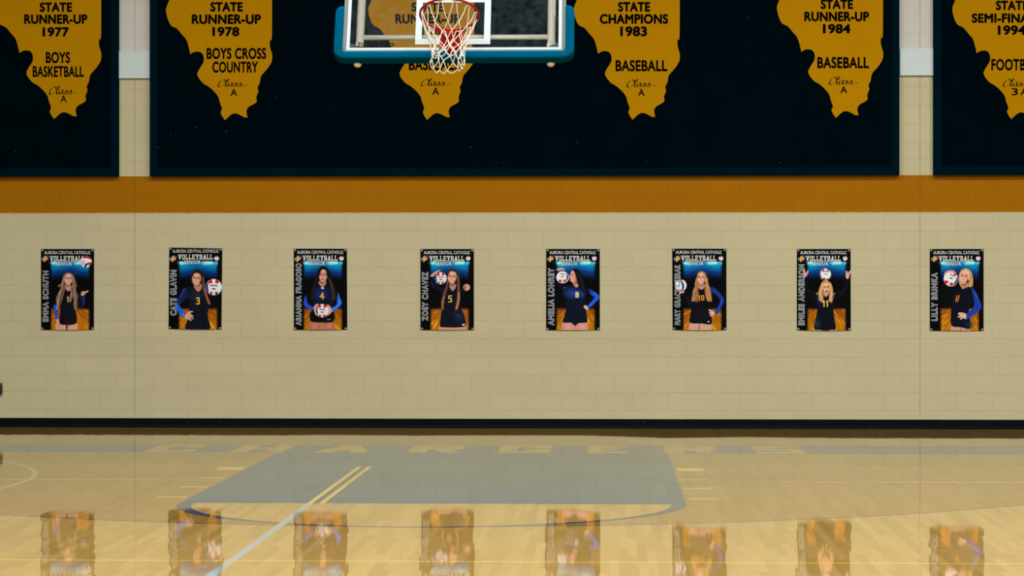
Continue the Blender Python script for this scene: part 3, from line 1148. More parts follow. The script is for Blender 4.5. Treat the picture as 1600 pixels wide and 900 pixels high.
# rim
RW = 0.100                          # height of the rim above the lower glass edge
RR = 0.2365
RU = -0.018
RC = (RU, RW, 0.381)


def rim_pt(a, r=RR, drop=0.0, world_drop=0.0):
    p = gp(RC[0] + r * math.cos(a), RC[1] - drop, RC[2] + r * math.sin(a))
    p.z -= world_drop
    return p


bm = bmesh.new()
add_tube(bm, [rim_pt(2 * math.pi * k / 64) for k in range(64)], 0.0095, 12, closed=True)
rim = child('rim', bm_mesh(bm, smooth=True), M['rim'], goal)
# rim housing: plate on the glass, tapered body and two arms
bm = bmesh.new()
sec = [(0.010, 0.085, 0.020, -0.145), (0.055, 0.085, 0.020, -0.140), (0.100, 0.078, 0.014, -0.085), (0.150, 0.085, 0.010, -0.030)]
rs = []
for n_, hw, top, bot in sec:
    rs.append([bm.verts.new(gp(RU + s_ * hw * k_, RW + y_, n_)) for s_, y_, k_ in ((-1, top, 1), (1, top, 1), (1, bot * 0.45, 0.98), (0.55, bot, 1), (-0.55, bot, 1), (-1, bot * 0.45, 0.98))])
for A, B in zip(rs[:-1], rs[1:]):
    for k in range(6):
        bm.faces.new((A[k], A[(k + 1) % 6], B[(k + 1) % 6], B[k]))
bm.faces.new(rs[0][::-1])
bm.faces.new(rs[-1])
gbox(bm, RU - 0.10, RU + 0.10, RW - 0.10, RW + 0.045, 0.002, 0.012, 0.003)
bmesh.ops.recalc_face_normals(bm, faces=bm.faces)
sub('rim_housing', bm_mesh(bm), M['rim'], rim)
for sgn in (-1, 1):
    bm = bmesh.new()
    # sloping web plates between ring and housing
    pts = [(RU + sgn * 0.075, RW + 0.012, 0.10), (RU + sgn * 0.175, RW + 0.004, RC[2] - 0.165), (RU + sgn * 0.15, RW - 0.004, RC[2] - 0.185), (RU + sgn * 0.06, RW - 0.05, 0.10)]
    f = [bm.verts.new(gp(*p)) for p in pts]
    g_ = [bm.verts.new(gp(p[0] - sgn * 0.006, p[1] - 0.006, p[2])) for p in pts]
    bm.faces.new(f)
    bm.faces.new(g_[::-1])
    for i in range(4):
        bm.faces.new((f[i], g_[i], g_[(i + 1) % 4], f[(i + 1) % 4]))
    sub('rim_brace', bm_mesh(bm), M['rim'], rim)
NL = 12
for k in range(NL):
    a = 2 * math.pi * (k + 0.5) / NL
    pts = []
    for q in range(9):
        b = math.pi * q / 8
        pts.append(rim_pt(a + 0.05 * math.cos(b), RR, 0.008 + 0.014 * math.sin(b)))
    bm = bmesh.new()
    add_tube(bm, pts, 0.0028, 6)
    sub('net_hook', bm_mesh(bm), M['rim'], rim)

# net: two families of cords crossing at every level, hanging straight down under the tilted rim
levels = [(0.0, 0.228, 0.010), (0.30, 0.185, 0.14), (0.47, 0.155, 0.205), (0.64, 0.135, 0.265), (0.82, 0.128, 0.325), (1.0, 0.140, 0.385)]
net_tilt = [1.0, 0.98, 0.95, 0.92, 0.9, 0.9]


def net_pt(i, ang):
    """i = level index (float allowed), ang in hook steps"""
    j = int(min(i, len(levels) - 2))
    f = i - j
    r = levels[j][1] * (1 - f) + levels[j + 1][1] * f
    dz = levels[j][2] * (1 - f) + levels[j + 1][2] * f
    tl = net_tilt[j] * (1 - f) + net_tilt[j + 1] * f
    a = 2 * math.pi * (ang + 0.5) / NL
    c = gp(*RC)
    base_ = U * (r * math.cos(a)) + (Nv * math.cos(TILT * (1 - tl)) - Wv * math.sin(TILT * (1 - tl))) * (r * math.sin(a))
    return c + base_ + Vector((-0.018 * dz / 0.385, 0, -dz))


rnd = random.Random(3)
jit = {}


def node(level, ang2):
    """crossing point of the net with a small sway of its own"""
    key = (level, int(round(ang2)) % (2 * NL))
    if key not in jit:
        jit[key] = Vector((rnd.uniform(-1, 1), rnd.uniform(-1, 1), rnd.uniform(-1, 1))) * (0.004 + 0.003 * level) if level else Vector((0, 0, 0))
    return net_pt(level, ang2 / 2.0) + jit[key]


bm = bmesh.new()
for k in range(NL):
    for sgn in (-1, 1):
        pts = [rim_pt(2 * math.pi * (k + 0.5) / NL, RR, 0.016),
               net_pt(0.10, k + sgn * 0.13), net_pt(0.45, k + sgn * 0.22), net_pt(0.75, k + sgn * 0.36)]
        ang2 = 2 * k + sgn
        pts.append(node(1, ang2))
        for lv in range(2, 6):
            ang2 += sgn
            pts.append(node(lv, ang2))
        sm = catmull([tuple(p) for p in pts], 4, closed=False)
        add_tube(bm, sm, 0.0037, 6)
# bottom loops
for k in range(NL):
    a0 = 2 * k + 0
    p0, p1 = node(5, a0 + 1), node(5, a0 + 3)
    m_ = (p0 + p1) / 2 + Vector((0, 0, -0.028))
    sm = catmull([tuple(p0), tuple(m_), tuple(p1)], 5, closed=False)
    add_tube(bm, sm, 0.0037, 6)
child('net', bm_mesh(bm, smooth=True), M['cord'], goal)

# ------------------------------------------------------------------ printed banners
# The print of each banner is drawn as flat shapes into the colours of its sheet.
# Drawing units: 6.21 units = one pixel of the photo, origin at the top left of a 621 x 900 window round the banner.
NXP, NYP = 190, 288


class Canvas:
    def __init__(self, corners):
        (x0, y0), (x1, y1), (x2, y2), (x3, y3) = corners      # TL TR BR BL
        s = np.linspace(0, 1, NXP)[None, :]
        t = np.linspace(0, 1, NYP)[:, None]
        self.X = (x0 * (1 - s) + x1 * s) * (1 - t) + (x3 * (1 - s) + x2 * s) * t
        self.Y = (y0 * (1 - s) + y1 * s) * (1 - t) + (y3 * (1 - s) + y2 * s) * t
        self.C = np.zeros((NYP, NXP, 3)) + np.array([3.0, 4.0, 7.0])

    def put(self, mask, col):
        self.C = self.C * (1 - mask[..., None]) + np.asarray(col, float) * mask[..., None]

    def add(self, mask, col):
        self.C = np.clip(self.C + np.asarray(col, float) * mask[..., None], 0, 255)

    def sd_poly(self, P):
        X, Y = self.X, self.Y
        d = np.full(X.shape, 1e9)
        inside = np.zeros(X.shape, bool)
        n = len(P)
        for i in range(n):
            ax, ay = P[i - 1]
            bx, by = P[i]
            ex, ey = bx - ax, by - ay
            L2 = ex * ex + ey * ey + 1e-9
            h = np.clip(((X - ax) * ex + (Y - ay) * ey) / L2, 0, 1)
            d = np.minimum(d, (X - ax - ex * h) ** 2 + (Y - ay - ey * h) ** 2)
            cond = (ay > Y) != (by > Y)
            if abs(ey) > 1e-9:
                inside ^= cond & (X < ex * (Y - ay) / ey + ax)
        d = np.sqrt(d)
        return np.where(inside, -d, d)

    def window(self, P, pad):
        P = np.asarray(P)
        c0 = max(0, int(np.searchsorted(self.X[0], P[:, 0].min() - pad)) - 3)
        c1 = min(NXP, int(np.searchsorted(self.X[0], P[:, 0].max() + pad)) + 3)
        r0 = max(0, int(np.searchsorted(self.Y[:, 0], P[:, 1].min() - pad)) - 3)
        r1 = min(NYP, int(np.searchsorted(self.Y[:, 0], P[:, 1].max() + pad)) + 3)
        return slice(r0, r1), slice(c0, c1)

    def poly(self, pts, col, soft=3.0, alpha=1.0, smooth=True):
        P = catmull(pts, 4) if smooth else np.array(pts, float)
        w = self.window(P, soft + 2)
        v = Canvas.__new__(Canvas)
        v.X, v.Y = self.X[w], self.Y[w]
        if v.X.size == 0:
            return
        m = np.clip(0.5 - v.sd_poly(P) / soft, 0, 1) * alpha
        self.C[w] = self.C[w] * (1 - m[..., None]) + np.asarray(col, float) * m[..., None]

    def line(self, pts, width, col, soft=2.6, alpha=1.0, smooth=True):
        P = catmull(pts, 4, closed=False) if smooth and len(pts) > 2 else np.array(pts, float)
        w = self.window(P, width + soft + 2)
        X, Y = self.X[w], self.Y[w]
        if X.size == 0:
            return
        d = np.full(X.shape, 1e9)
        for (ax, ay), (bx, by) in zip(P[:-1], P[1:]):
            ex, ey = bx - ax, by - ay
            h = np.clip(((X - ax) * ex + (Y - ay) * ey) / (ex * ex + ey * ey + 1e-9), 0, 1)
            d = np.minimum(d, (X - ax - ex * h) ** 2 + (Y - ay - ey * h) ** 2)
        m = np.clip(0.5 - (np.sqrt(d) - width / 2) / soft, 0, 1) * alpha
        self.C[w] = self.C[w] * (1 - m[..., None]) + np.asarray(col, float) * m[..., None]

    def ell(self, cx, cy, rx, ry, col, rot=0.0, soft=3.0, alpha=1.0):
        c, s = math.cos(math.radians(rot)), math.sin(math.radians(rot))
        dx, dy = self.X - cx, self.Y - cy
        a, b = dx * c + dy * s, -dx * s + dy * c
        q = np.sqrt((a / rx) ** 2 + (b / ry) ** 2)
        m = np.clip(0.5 - (q - 1) * min(rx, ry) / soft, 0, 1) * alpha
        self.put(m, col)

    def glow(self, cx, cy, rx, ry, col, k=1.0):
        m = np.exp(-(((self.X - cx) / rx) ** 2 + ((self.Y - cy) / ry) ** 2)) * k
        self.add(m, col)


def sstep(a, b, x):
    t = np.clip((x - a) / (b - a), 0, 1)
    return t * t * (3 - 2 * t)


SKIN = (206, 150, 128)
SKIN_D = (150, 98, 80)


def background(c, seed, badge=True):
    r = np.random.RandomState(seed)
    X, Y = c.X, c.Y
    side = sstep(138, 172, X) * (1 - sstep(505, 540, X))
    # stage-light glow
    top = sstep(165, 195, Y)
    fall = 1 - sstep(225, 365, Y - 26 * np.abs((X - 340) / 190.0))
    lobes = 0.55 + 0.45 * np.clip(np.abs((X - 335) / 130.0), 0, 1)
    k = side * top * fall
    teal = np.array([0.0, 132.0, 166.0])
    blue = np.array([0.0, 58.0, 140.0])
    mixv = np.clip(sstep(210, 300, Y) + (1 - lobes), 0, 1)[..., None]
    c.C += k[..., None] * (teal * (1 - mixv) + blue * mixv) * (0.85 + 0.15 * lobes)[..., None]
    c.glow(178, 192, 30, 15, (190, 195, 195), 0.9)
    c.glow(430, 190, 55, 17, (210, 190, 195), 0.75)
    c.glow(300, 175, 160, 10, (60, 110, 120), 0.7)
    c.glow(520, 192, 14, 16, (150, 130, 135), 0.7)
    c.glow(470, 188, 16, 12, (90, 90, 90), 0.8)
    c.C = np.clip(c.C, 0, 255)
    # wooden floor with streaks of reflected light
    fl = side * sstep(615, 655, Y)
    streak = np.zeros_like(X)
    for _ in range(46):
        sx_, sy_ = r.uniform(140, 540), r.uniform(640, 850)
        L = r.uniform(16, 60)
        vx = 340 + r.uniform(-30, 30) - sx_
        vy = 560 - sy_
        n_ = math.hypot(vx, vy)
        vx, vy = vx / n_, vy / n_
        a = (X - sx_) * vx + (Y - sy_) * vy
        b = -(X - sx_) * vy + (Y - sy_) * vx
        streak += np.exp(-(a / L) ** 2 - (b / r.uniform(3, 6)) ** 2) * r.uniform(0.3, 1.0)
    streak = np.clip(streak, 0, 1.25)
    depth = sstep(640, 840, Y)
    wood = np.stack([138 + 36 * depth, 72 + 34 * depth, 4 + 2 * depth], -1)
    wood = wood + streak[..., None] * np.array([70.0, 62.0, 34.0])
    c.C = c.C * (1 - fl[..., None]) + np.clip(wood, 0, 255) * fl[..., None]
    # dark bleachers haze
    c.glow(330, 560, 170, 90, (8, 10, 12), 1.0)
    if badge:
        ball(c, 519, 146, 22, 'plain')
    # small crest of orange, blue and white shapes at the upper left
    c.poly([(100, 122), (128, 120), (136, 132), (124, 152), (108, 140)], (34, 66, 120))
    c.poly([(82, 135), (96, 124), (120, 140), (124, 156), (100, 172), (82, 186), (84, 160)], (206, 140, 62))
    c.poly([(98, 120), (92, 132), (84, 128)], (214, 160, 70))
    c.ell(76, 156, 12, 14, (196, 206, 214))
    c.ell(77, 157, 8, 9, (20, 34, 66))
    c.line([(86, 150), (94, 158), (92, 166)], 5, (236, 224, 206))
    # a few pale strokes after the word on the second line
    c.line([(390, 188), (398, 184), (402, 192), (394, 206), (404, 208)], 5, (206, 206, 212), alpha=0.8)
    c.line([(416, 206), (422, 186), (430, 206)], 5, (206, 206, 212), alpha=0.75)
    c.line([(440, 190), (452, 186), (466, 194), (474, 188)], 9, (222, 214, 216), soft=6, alpha=0.7)


def ball(c, cx, cy, r, kind='std', rot=0.0):
    rr = math.radians(rot)

    def T(x, y):
        return (cx + r * (x * math.cos(rr) - y * math.sin(rr)), cy + r * (x * math.sin(rr) + y * math.cos(rr)))

    def PL(pts, col, a=1.0):
        c.poly([T(*p) for p in pts], col, alpha=a)

    def LN(pts, w, col, a=1.0):
        c.line([T(*p) for p in pts], w * r, col, alpha=a)
    white = (224, 222, 222)
    c.ell(cx, cy, r, r, white)
    if kind == 'std':
        c.ell(cx + 0.25 * r, cy + 0.35 * r, r * 0.7, r * 0.6, (196, 196, 204), soft=r * 0.7, alpha=0.35)
        PL([(-0.95, -0.25), (-0.62, -0.72), (-0.70, -0.10), (-0.62, 0.45), (-0.70, 0.70), (-0.95, 0.25)], (26, 58, 140))
        PL([(-0.62, -0.72), (-0.30, -0.95), (-0.16, -0.62), (-0.22, -0.46), (-0.58, -0.46)], (196, 28, 44))
        PL([(0.30, -0.95), (0.62, -0.74), (0.60, -0.46), (0.26, -0.46), (0.16, -0.62)], (196, 28, 44))
        PL([(-0.52, 0.64), (-0.16, 0.62), (-0.20, 0.96), (-0.42, 0.90)], (160, 20, 40))
        PL([(0.52, 0.64), (0.18, 0.62), (0.20, 0.96), (0.42, 0.90)], (110, 18, 36))
        PL([(-0.14, 0.62), (0.16, 0.62), (0.18, 0.98), (-0.18, 0.98)], (206, 196, 190))
        LN([(-0.42, -0.22), (-0.2, -0.18), (0.1, -0.20), (0.42, -0.14)], 0.13, (40, 44, 60))
        LN([(-0.16, 0.22), (0.16, 0.24)], 0.17, (50, 66, 100))
    elif kind == 'flip':
        PL([(0.95, -0.25), (0.66, -0.70), (0.74, -0.10), (0.66, 0.45), (0.74, 0.66), (0.95, 0.25)], (26, 44, 110))
        PL([(-0.62, 0.50), (-0.22, 0.46), (-0.16, 0.70), (-0.34, 0.94), (-0.66, 0.78)], (190, 26, 44))
        PL([(0.62, 0.50), (0.24, 0.46), (0.16, 0.70), (0.34, 0.94), (0.62, 0.76)], (190, 26, 44))
        PL([(-0.15, 0.5), (0.15, 0.5), (0.16, 0.98), (-0.16, 0.98)], (206, 190, 184))
        LN([(-0.34, -0.52), (0.0, -0.56), (0.4, -0.42)], 0.12, (50, 56, 76))
        LN([(-0.14, -0.12), (0.18, -0.08)], 0.16, (50, 70, 84))
    elif kind == 'side':
        PL([(-0.1, -0.98), (0.35, -0.55), (0.62, 0.1), (0.4, 0.8), (0.08, 0.95), (0.25, 0.2), (0.05, -0.5)], (24, 62, 150))
        PL([(-0.5, 0.72), (0.1, 0.78), (0.45, 0.74), (0.2, 0.99), (-0.3, 0.98)], (176, 22, 40))
        PL([(-0.4, -0.9), (0.0, -1.0), (0.3, -0.92), (0.0, -0.82)], (176, 26, 44))
        PL([(-0.9, 0.1), (-0.5, 0.0), (-0.1, 0.3), (-0.3, 0.6), (-0.8, 0.5)], (210, 204, 206))
    elif kind == 'angle':
        PL([(-0.9, -0.65), (-0.3, -0.98), (0.5, -0.85), (0.85, -0.42), (0.1, -0.62)], (166, 22, 66))
        PL([(0.05, 0.28), (0.55, 0.12), (0.95, 0.06), (0.85, 0.5), (0.4, 0.55)], (190, 24, 40))
        PL([(-0.28, 0.95), (-0.05, 0.35), (0.2, 0.3), (0.25, 0.5), (-0.02, 0.99)], (16, 22, 50))
        PL([(0.25, 0.96), (0.4, 0.6), (0.62, 0.6), (0.5, 0.9)], (206, 206, 212))
        PL([(0.55, 0.82), (0.66, 0.58), (0.86, 0.5), (0.75, 0.7)], (20, 28, 60))
        PL([(-0.99, 0.2), (-0.6, -0.2), (-0.15, 0.1), (-0.2, 0.5), (-0.55, 0.8)], (176, 180, 196))
    elif kind == 'plain':
        PL([(-0.6, -0.75), (0.0, -0.98), (0.1, -0.5), (-0.4, -0.4)], (166, 34, 50))
        PL([(0.4, -0.8), (0.8, -0.5), (0.6, -0.3), (0.3, -0.5)], (186, 50, 62))
        LN([(-0.7, 0.2), (0.0, 0.0), (0.7, 0.3)], 0.10, (110, 104, 110))
        LN([(-0.1, 0.9), (0.1, 0.2), (0.5, -0.2)], 0.10, (120, 110, 116))


def face(c, cx, cy, rx, ry, rot=0.0, skin=SKIN, smile=1, look=0.0):
    """front face: shaded oval, brows, eyes, nose, mouth"""
    rr = math.radians(rot)

    def T(x, y):
        return (cx + x * rx * math.cos(rr) - y * ry * math.sin(rr), cy + x * rx * math.sin(rr) + y * ry * math.cos(rr))
    dk = tuple(0.62 * v for v in skin)
    lt = tuple(min(255, 1.14 * v + 6) for v in skin)
    c.poly([T(*p) for p in ((-0.88, -0.45), (-0.5, -0.95), (0.1, -1.02), (0.7, -0.85), (0.96, -0.25), (0.88, 0.3), (0.55, 0.80), (0.05, 1.02), (-0.45, 0.84), (-0.85, 0.3))], skin)
    c.poly([T(*p) for p in ((0.75, -0.5), (0.95, -0.1), (0.85, 0.35), (0.5, 0.8), (0.62, 0.2))], dk, soft=12, alpha=0.5)
    c.ell(*T(-0.1, -0.62), rx * 0.5, ry * 0.22, lt, rot, soft=12, alpha=0.6)
    for s_ in (-1, 1):
        c.ell(*T(s_ * 0.45 + look, 0.18), rx * 0.22, ry * 0.16, lt, rot, soft=8, alpha=0.6)
        c.ell(*T(s_ * 0.42 + look, -0.20), rx * 0.26, ry * 0.14, dk, rot, soft=8, alpha=0.45)
        c.line([T(s_ * 0.68 + look, -0.34), T(s_ * 0.42 + look, -0.43), T(s_ * 0.18 + look, -0.34)], 3.6, tuple(0.34 * v for v in skin), alpha=0.85)
        c.line([T(s_ * 0.60 + look, -0.17), T(s_ * 0.40 + look, -0.22), T(s_ * 0.22 + look, -0.16)], 4.6, (34, 22, 22), alpha=0.9)
    c.line([T(0.04 + look, -0.16), T(0.13 + look, 0.16), T(0.0 + look, 0.24), T(-0.12 + look, 0.20)], 3.0, dk, alpha=0.7)
    if smile == 1:
        c.poly([T(-0.42 + look, 0.42), T(0.0 + look, 0.50), T(0.44 + look, 0.40), T(0.24 + look, 0.66), T(0.0 + look, 0.72), T(-0.24 + look, 0.66)], (150, 66, 66))
        c.poly([T(-0.34 + look, 0.46), T(0.0 + look, 0.53), T(0.36 + look, 0.44), T(0.18 + look, 0.61), T(-0.18 + look, 0.61)], (240, 232, 226), soft=2.2)
    elif smile == 2:
        c.poly([T(-0.36, 0.36), T(0.0, 0.30), T(0.38, 0.36), T(0.24, 0.76), T(0.0, 0.84), T(-0.22, 0.74)], (120, 34, 40))
        c.line([T(-0.24, 0.40), T(0.0, 0.37), T(0.26, 0.40)], 5, (240, 232, 226))
        c.ell(*T(0.0, 0.68), rx * 0.16, ry * 0.08, (200, 96, 100))
    else:
        c.poly([T(-0.32 + look, 0.52), T(0.0 + look, 0.46), T(0.32 + look, 0.52), T(0.0 + look, 0.64)], (158, 74, 76))


DIG = {
    '0': [[(0.15, 0.1), (0.85, 0.1), (0.9, 0.5), (0.85, 0.9), (0.15, 0.9), (0.1, 0.5), (0.15, 0.1)]],
    '1': [[(0.2, 0.22), (0.55, 0.05), (0.55, 0.98)]],
    '3': [[(0.1, 0.1), (0.85, 0.08), (0.85, 0.46), (0.35, 0.48)], [(0.85, 0.5), (0.88, 0.92), (0.08, 0.92)]],
    '4': [[(0.75, 0.98), (0.7, 0.04), (0.08, 0.66), (0.98, 0.66)]],
    '5': [[(0.9, 0.08), (0.15, 0.08), (0.12, 0.45), (0.8, 0.46), (0.88, 0.9), (0.08, 0.94)]],
    '8': [[(0.2, 0.08), (0.8, 0.08), (0.82, 0.48), (0.18, 0.48), (0.2, 0.08)], [(0.18, 0.48), (0.14, 0.92), (0.86, 0.92), (0.82, 0.48)]],
}


def number(c, s, x0, x1, y0, y1, col=(226, 168, 44), width=9.0, shear=0.0):
    n = len(s)
    w = (x1 - x0) / (n + 0.25 * (n - 1))
    for i, ch in enumerate(s):
        a = x0 + i * w * 1.25
        for st in DIG[ch]:
            c.line([(a + px * w + shear * (0.5 - py), y0 + py * (y1 - y0)) for px, py in st], width, col, smooth=False, soft=3)


def strands(c, seed, pts, spread, width, cols, n=9, wave=0.0):
    """hair strands following a centre line"""
    r = np.random.RandomState(seed)
    P = np.array(pts, float)
    for _ in range(n):
        off = r.uniform(-1, 1)
        ph = r.uniform(0, 6.28)
        if wave:
            Q = catmull(P, 4, closed=False)
        else:
            Q = P
        q = [(x + off * spread * (0.35 + 0.65 * i / (len(Q) - 1)) + r.uniform(-2, 2) + wave * math.sin(ph + y * 0.075), y + r.uniform(-3, 3)) for i, (x, y) in enumerate(Q)]
        c.line(q, width * r.uniform(0.5, 1.1), cols[r.randint(len(cols))], alpha=0.65, soft=4)


NAVY = (15, 18, 30)
BLUE = (24, 70, 190)


def person1(c):
    hair, hl = (112, 82, 66), [(176, 142, 120), (146, 108, 86), (92, 64, 50), (196, 164, 142)]
    c.poly([(205, 772), (300, 780), (302, 842), (210, 842)], SKIN)
    c.poly([(310, 780), (402, 768), (406, 842), (312, 842)], SKIN)
    c.poly([(300, 775), (316, 775), (312, 842), (302, 842)], (70, 36, 14), soft=8)
    c.poly([(265, 470), (230, 500), (185, 590), (182, 640), (205, 742), (224, 738), (216, 660), (240, 600)], (14, 18, 44))
    c.poly([(186, 590), (178, 640), (204, 744), (225, 736), (212, 670), (200, 600)], BLUE)
    c.line([(196, 610), (200, 660), (214, 730)], 7, (40, 96, 220), soft=6, alpha=0.7)
    c.poly([(205, 742), (226, 736), (248, 766), (256, 796), (240, 812), (232, 836), (218, 838), (210, 790)], SKIN)
    for a, b in (((232, 780), (240, 830)), ((224, 786), (226, 836))):
        c.line([a, b], 3, SKIN_D, alpha=0.7)
    c.poly([(380, 465), (425, 480), (450, 505), (482, 515), (478, 606), (440, 618), (396, 560)], (18, 24, 40))
    c.line([(432, 500), (448, 560)], 6, (40, 52, 70), soft=8, alpha=0.6)
    c.poly([(462, 508), (478, 508), (474, 600), (464, 596)], (32, 38, 150), soft=6)
    c.poly([(285, 432), (318, 470), (352, 436), (388, 470), (402, 570), (394, 650), (402, 772), (310, 790), (236, 774), (246, 650), (238, 560), (252, 470)], NAVY)
    c.ell(330, 690, 40, 80, (24, 26, 40), soft=50, alpha=0.6)
    c.poly([(286, 415), (350, 415), (346, 440), (322, 468), (296, 442)], (188, 134, 114))
    c.poly([(292, 404), (346, 404), (338, 424), (300, 424)], (150, 100, 84), soft=8)
    c.poly([(318, 283), (286, 296), (266, 336), (258, 376), (240, 396), (224, 404), (220, 424), (248, 428), (236, 462), (214, 500), (200, 540), (208, 590), (204, 622), (222, 656), (236, 622), (248, 590), (262, 550), (276, 500), (288, 450),
            (292, 410), (296, 340), (345, 326), (362, 400), (360, 450), (340, 500), (346, 540), (334, 580), (352, 560), (366, 520), (374, 590), (386, 630), (396, 664), (402, 620), (394, 580), (410, 548), (412, 500), (396, 450), (404, 410), (388, 350), (364, 298)], hair)
    dk1 = [(64, 42, 34), (80, 54, 44)]
    strands(c, 14, [(276, 340), (258, 430), (232, 520), (222, 620)], 22, 9, dk1, 8, 7)
    strands(c, 15, [(366, 360), (378, 450), (390, 540), (394, 640)], 16, 9, dk1, 7, 6)
    strands(c, 11, [(280, 330), (262, 420), (236, 510), (222, 600), (220, 640)], 20, 7, hl, 12, 6)
    strands(c, 12, [(362, 330), (374, 420), (386, 500), (394, 580), (394, 640)], 14, 7, hl, 9, 6)
    strands(c, 13, [(352, 440), (348, 500), (338, 560)], 6, 7, hl, 4, 4)
    face(c, 322, 352, 41, 56, 4, SKIN, 1, 0.05)
    number(c, '1', 306, 330, 518, 570, (232, 178, 50), 9)
    c.poly([(444, 496), (450, 472), (470, 464), (482, 470), (500, 460), (518, 460), (514, 470), (496, 480), (484, 494), (470, 506), (450, 510)], SKIN)
    c.line([(480, 474), (512, 464)], 4, (232, 190, 170), alpha=0.8)
    c.line([(462, 482), (476, 496)], 3, SKIN_D, alpha=0.8)
    ball(c, 492, 180, 57, 'angle')


def person2(c):
    hair, hl = (46, 28, 24), [(84, 52, 40), (60, 36, 28), (110, 72, 52)]
    c.poly([(215, 428), (256, 432), (240, 520), (196, 560), (152, 612), (120, 592), (158, 510), (188, 450)], (20, 30, 66))
    c.line([(205, 450), (160, 530), (136, 590)], 20, (26, 56, 150), soft=18, alpha=0.7)
    c.poly([(120, 586), (150, 600), (220, 690), (212, 724), (180, 702), (124, 642)], (26, 84, 206))
    c.line([(136, 604), (176, 660), (206, 704)], 8, (60, 120, 232), soft=8, alpha=0.6)
    c.ell(195, 690, 5, 4, (196, 214, 236))
    c.poly([(225, 432), (270, 420), (298, 424), (338, 470), (384, 440), (420, 470), (440, 560), (438, 640), (432, 700), (448, 842), (226, 842), (236, 740), (254, 650), (250, 560), (236, 490)], (18, 22, 38))
    c.ell(320, 500, 60, 60, (34, 40, 62), soft=60, alpha=0.6)
    c.line([(380, 560), (390, 700), (396, 830)], 20, (10, 12, 20), soft=30, alpha=0.5)
    c.poly([(296, 396), (368, 392), (372, 436), (340, 470), (306, 436)], (176, 122, 100))
    c.poly([(300, 392), (366, 390), (352, 416), (312, 418)], (130, 84, 68), soft=8)
    c.poly([(330, 252), (296, 268), (274, 310), (264, 360), (284, 402), (300, 410), (298, 330), (360, 320), (372, 380), (376, 450), (400, 520), (436, 580), (470, 618), (458, 570), (424, 490), (412, 420), (404, 350), (384, 280)], hair)
    strands(c, 21, [(384, 330), (392, 410), (414, 500), (446, 580)], 14, 9, hl, 10)
    strands(c, 22, [(400, 440), (420, 510), (450, 590)], 8, 8, [(176, 116, 72), (140, 88, 56)], 6)
    face(c, 322, 350, 46, 60, 3, (204, 146, 122), 1)
    c.line([(300, 276), (286, 320)], 8, hair, soft=6)
    number(c, '3', 318, 354, 525, 592, (236, 186, 40), 10)
    c.poly([(208, 704), (232, 680), (256, 660), (288, 656), (284, 668), (262, 676), (294, 706), (288, 714), (262, 700), (293, 728), (286, 736), (256, 716), (276, 746), (268, 752), (240, 736), (224, 738)], SKIN)
    for a, b in (((246, 690), (284, 712)), ((244, 704), (280, 734)), ((238, 716), (264, 746))):
        c.line([a, b], 2.5, SKIN_D, alpha=0.6)
    ball(c, 490, 425, 78, 'std')


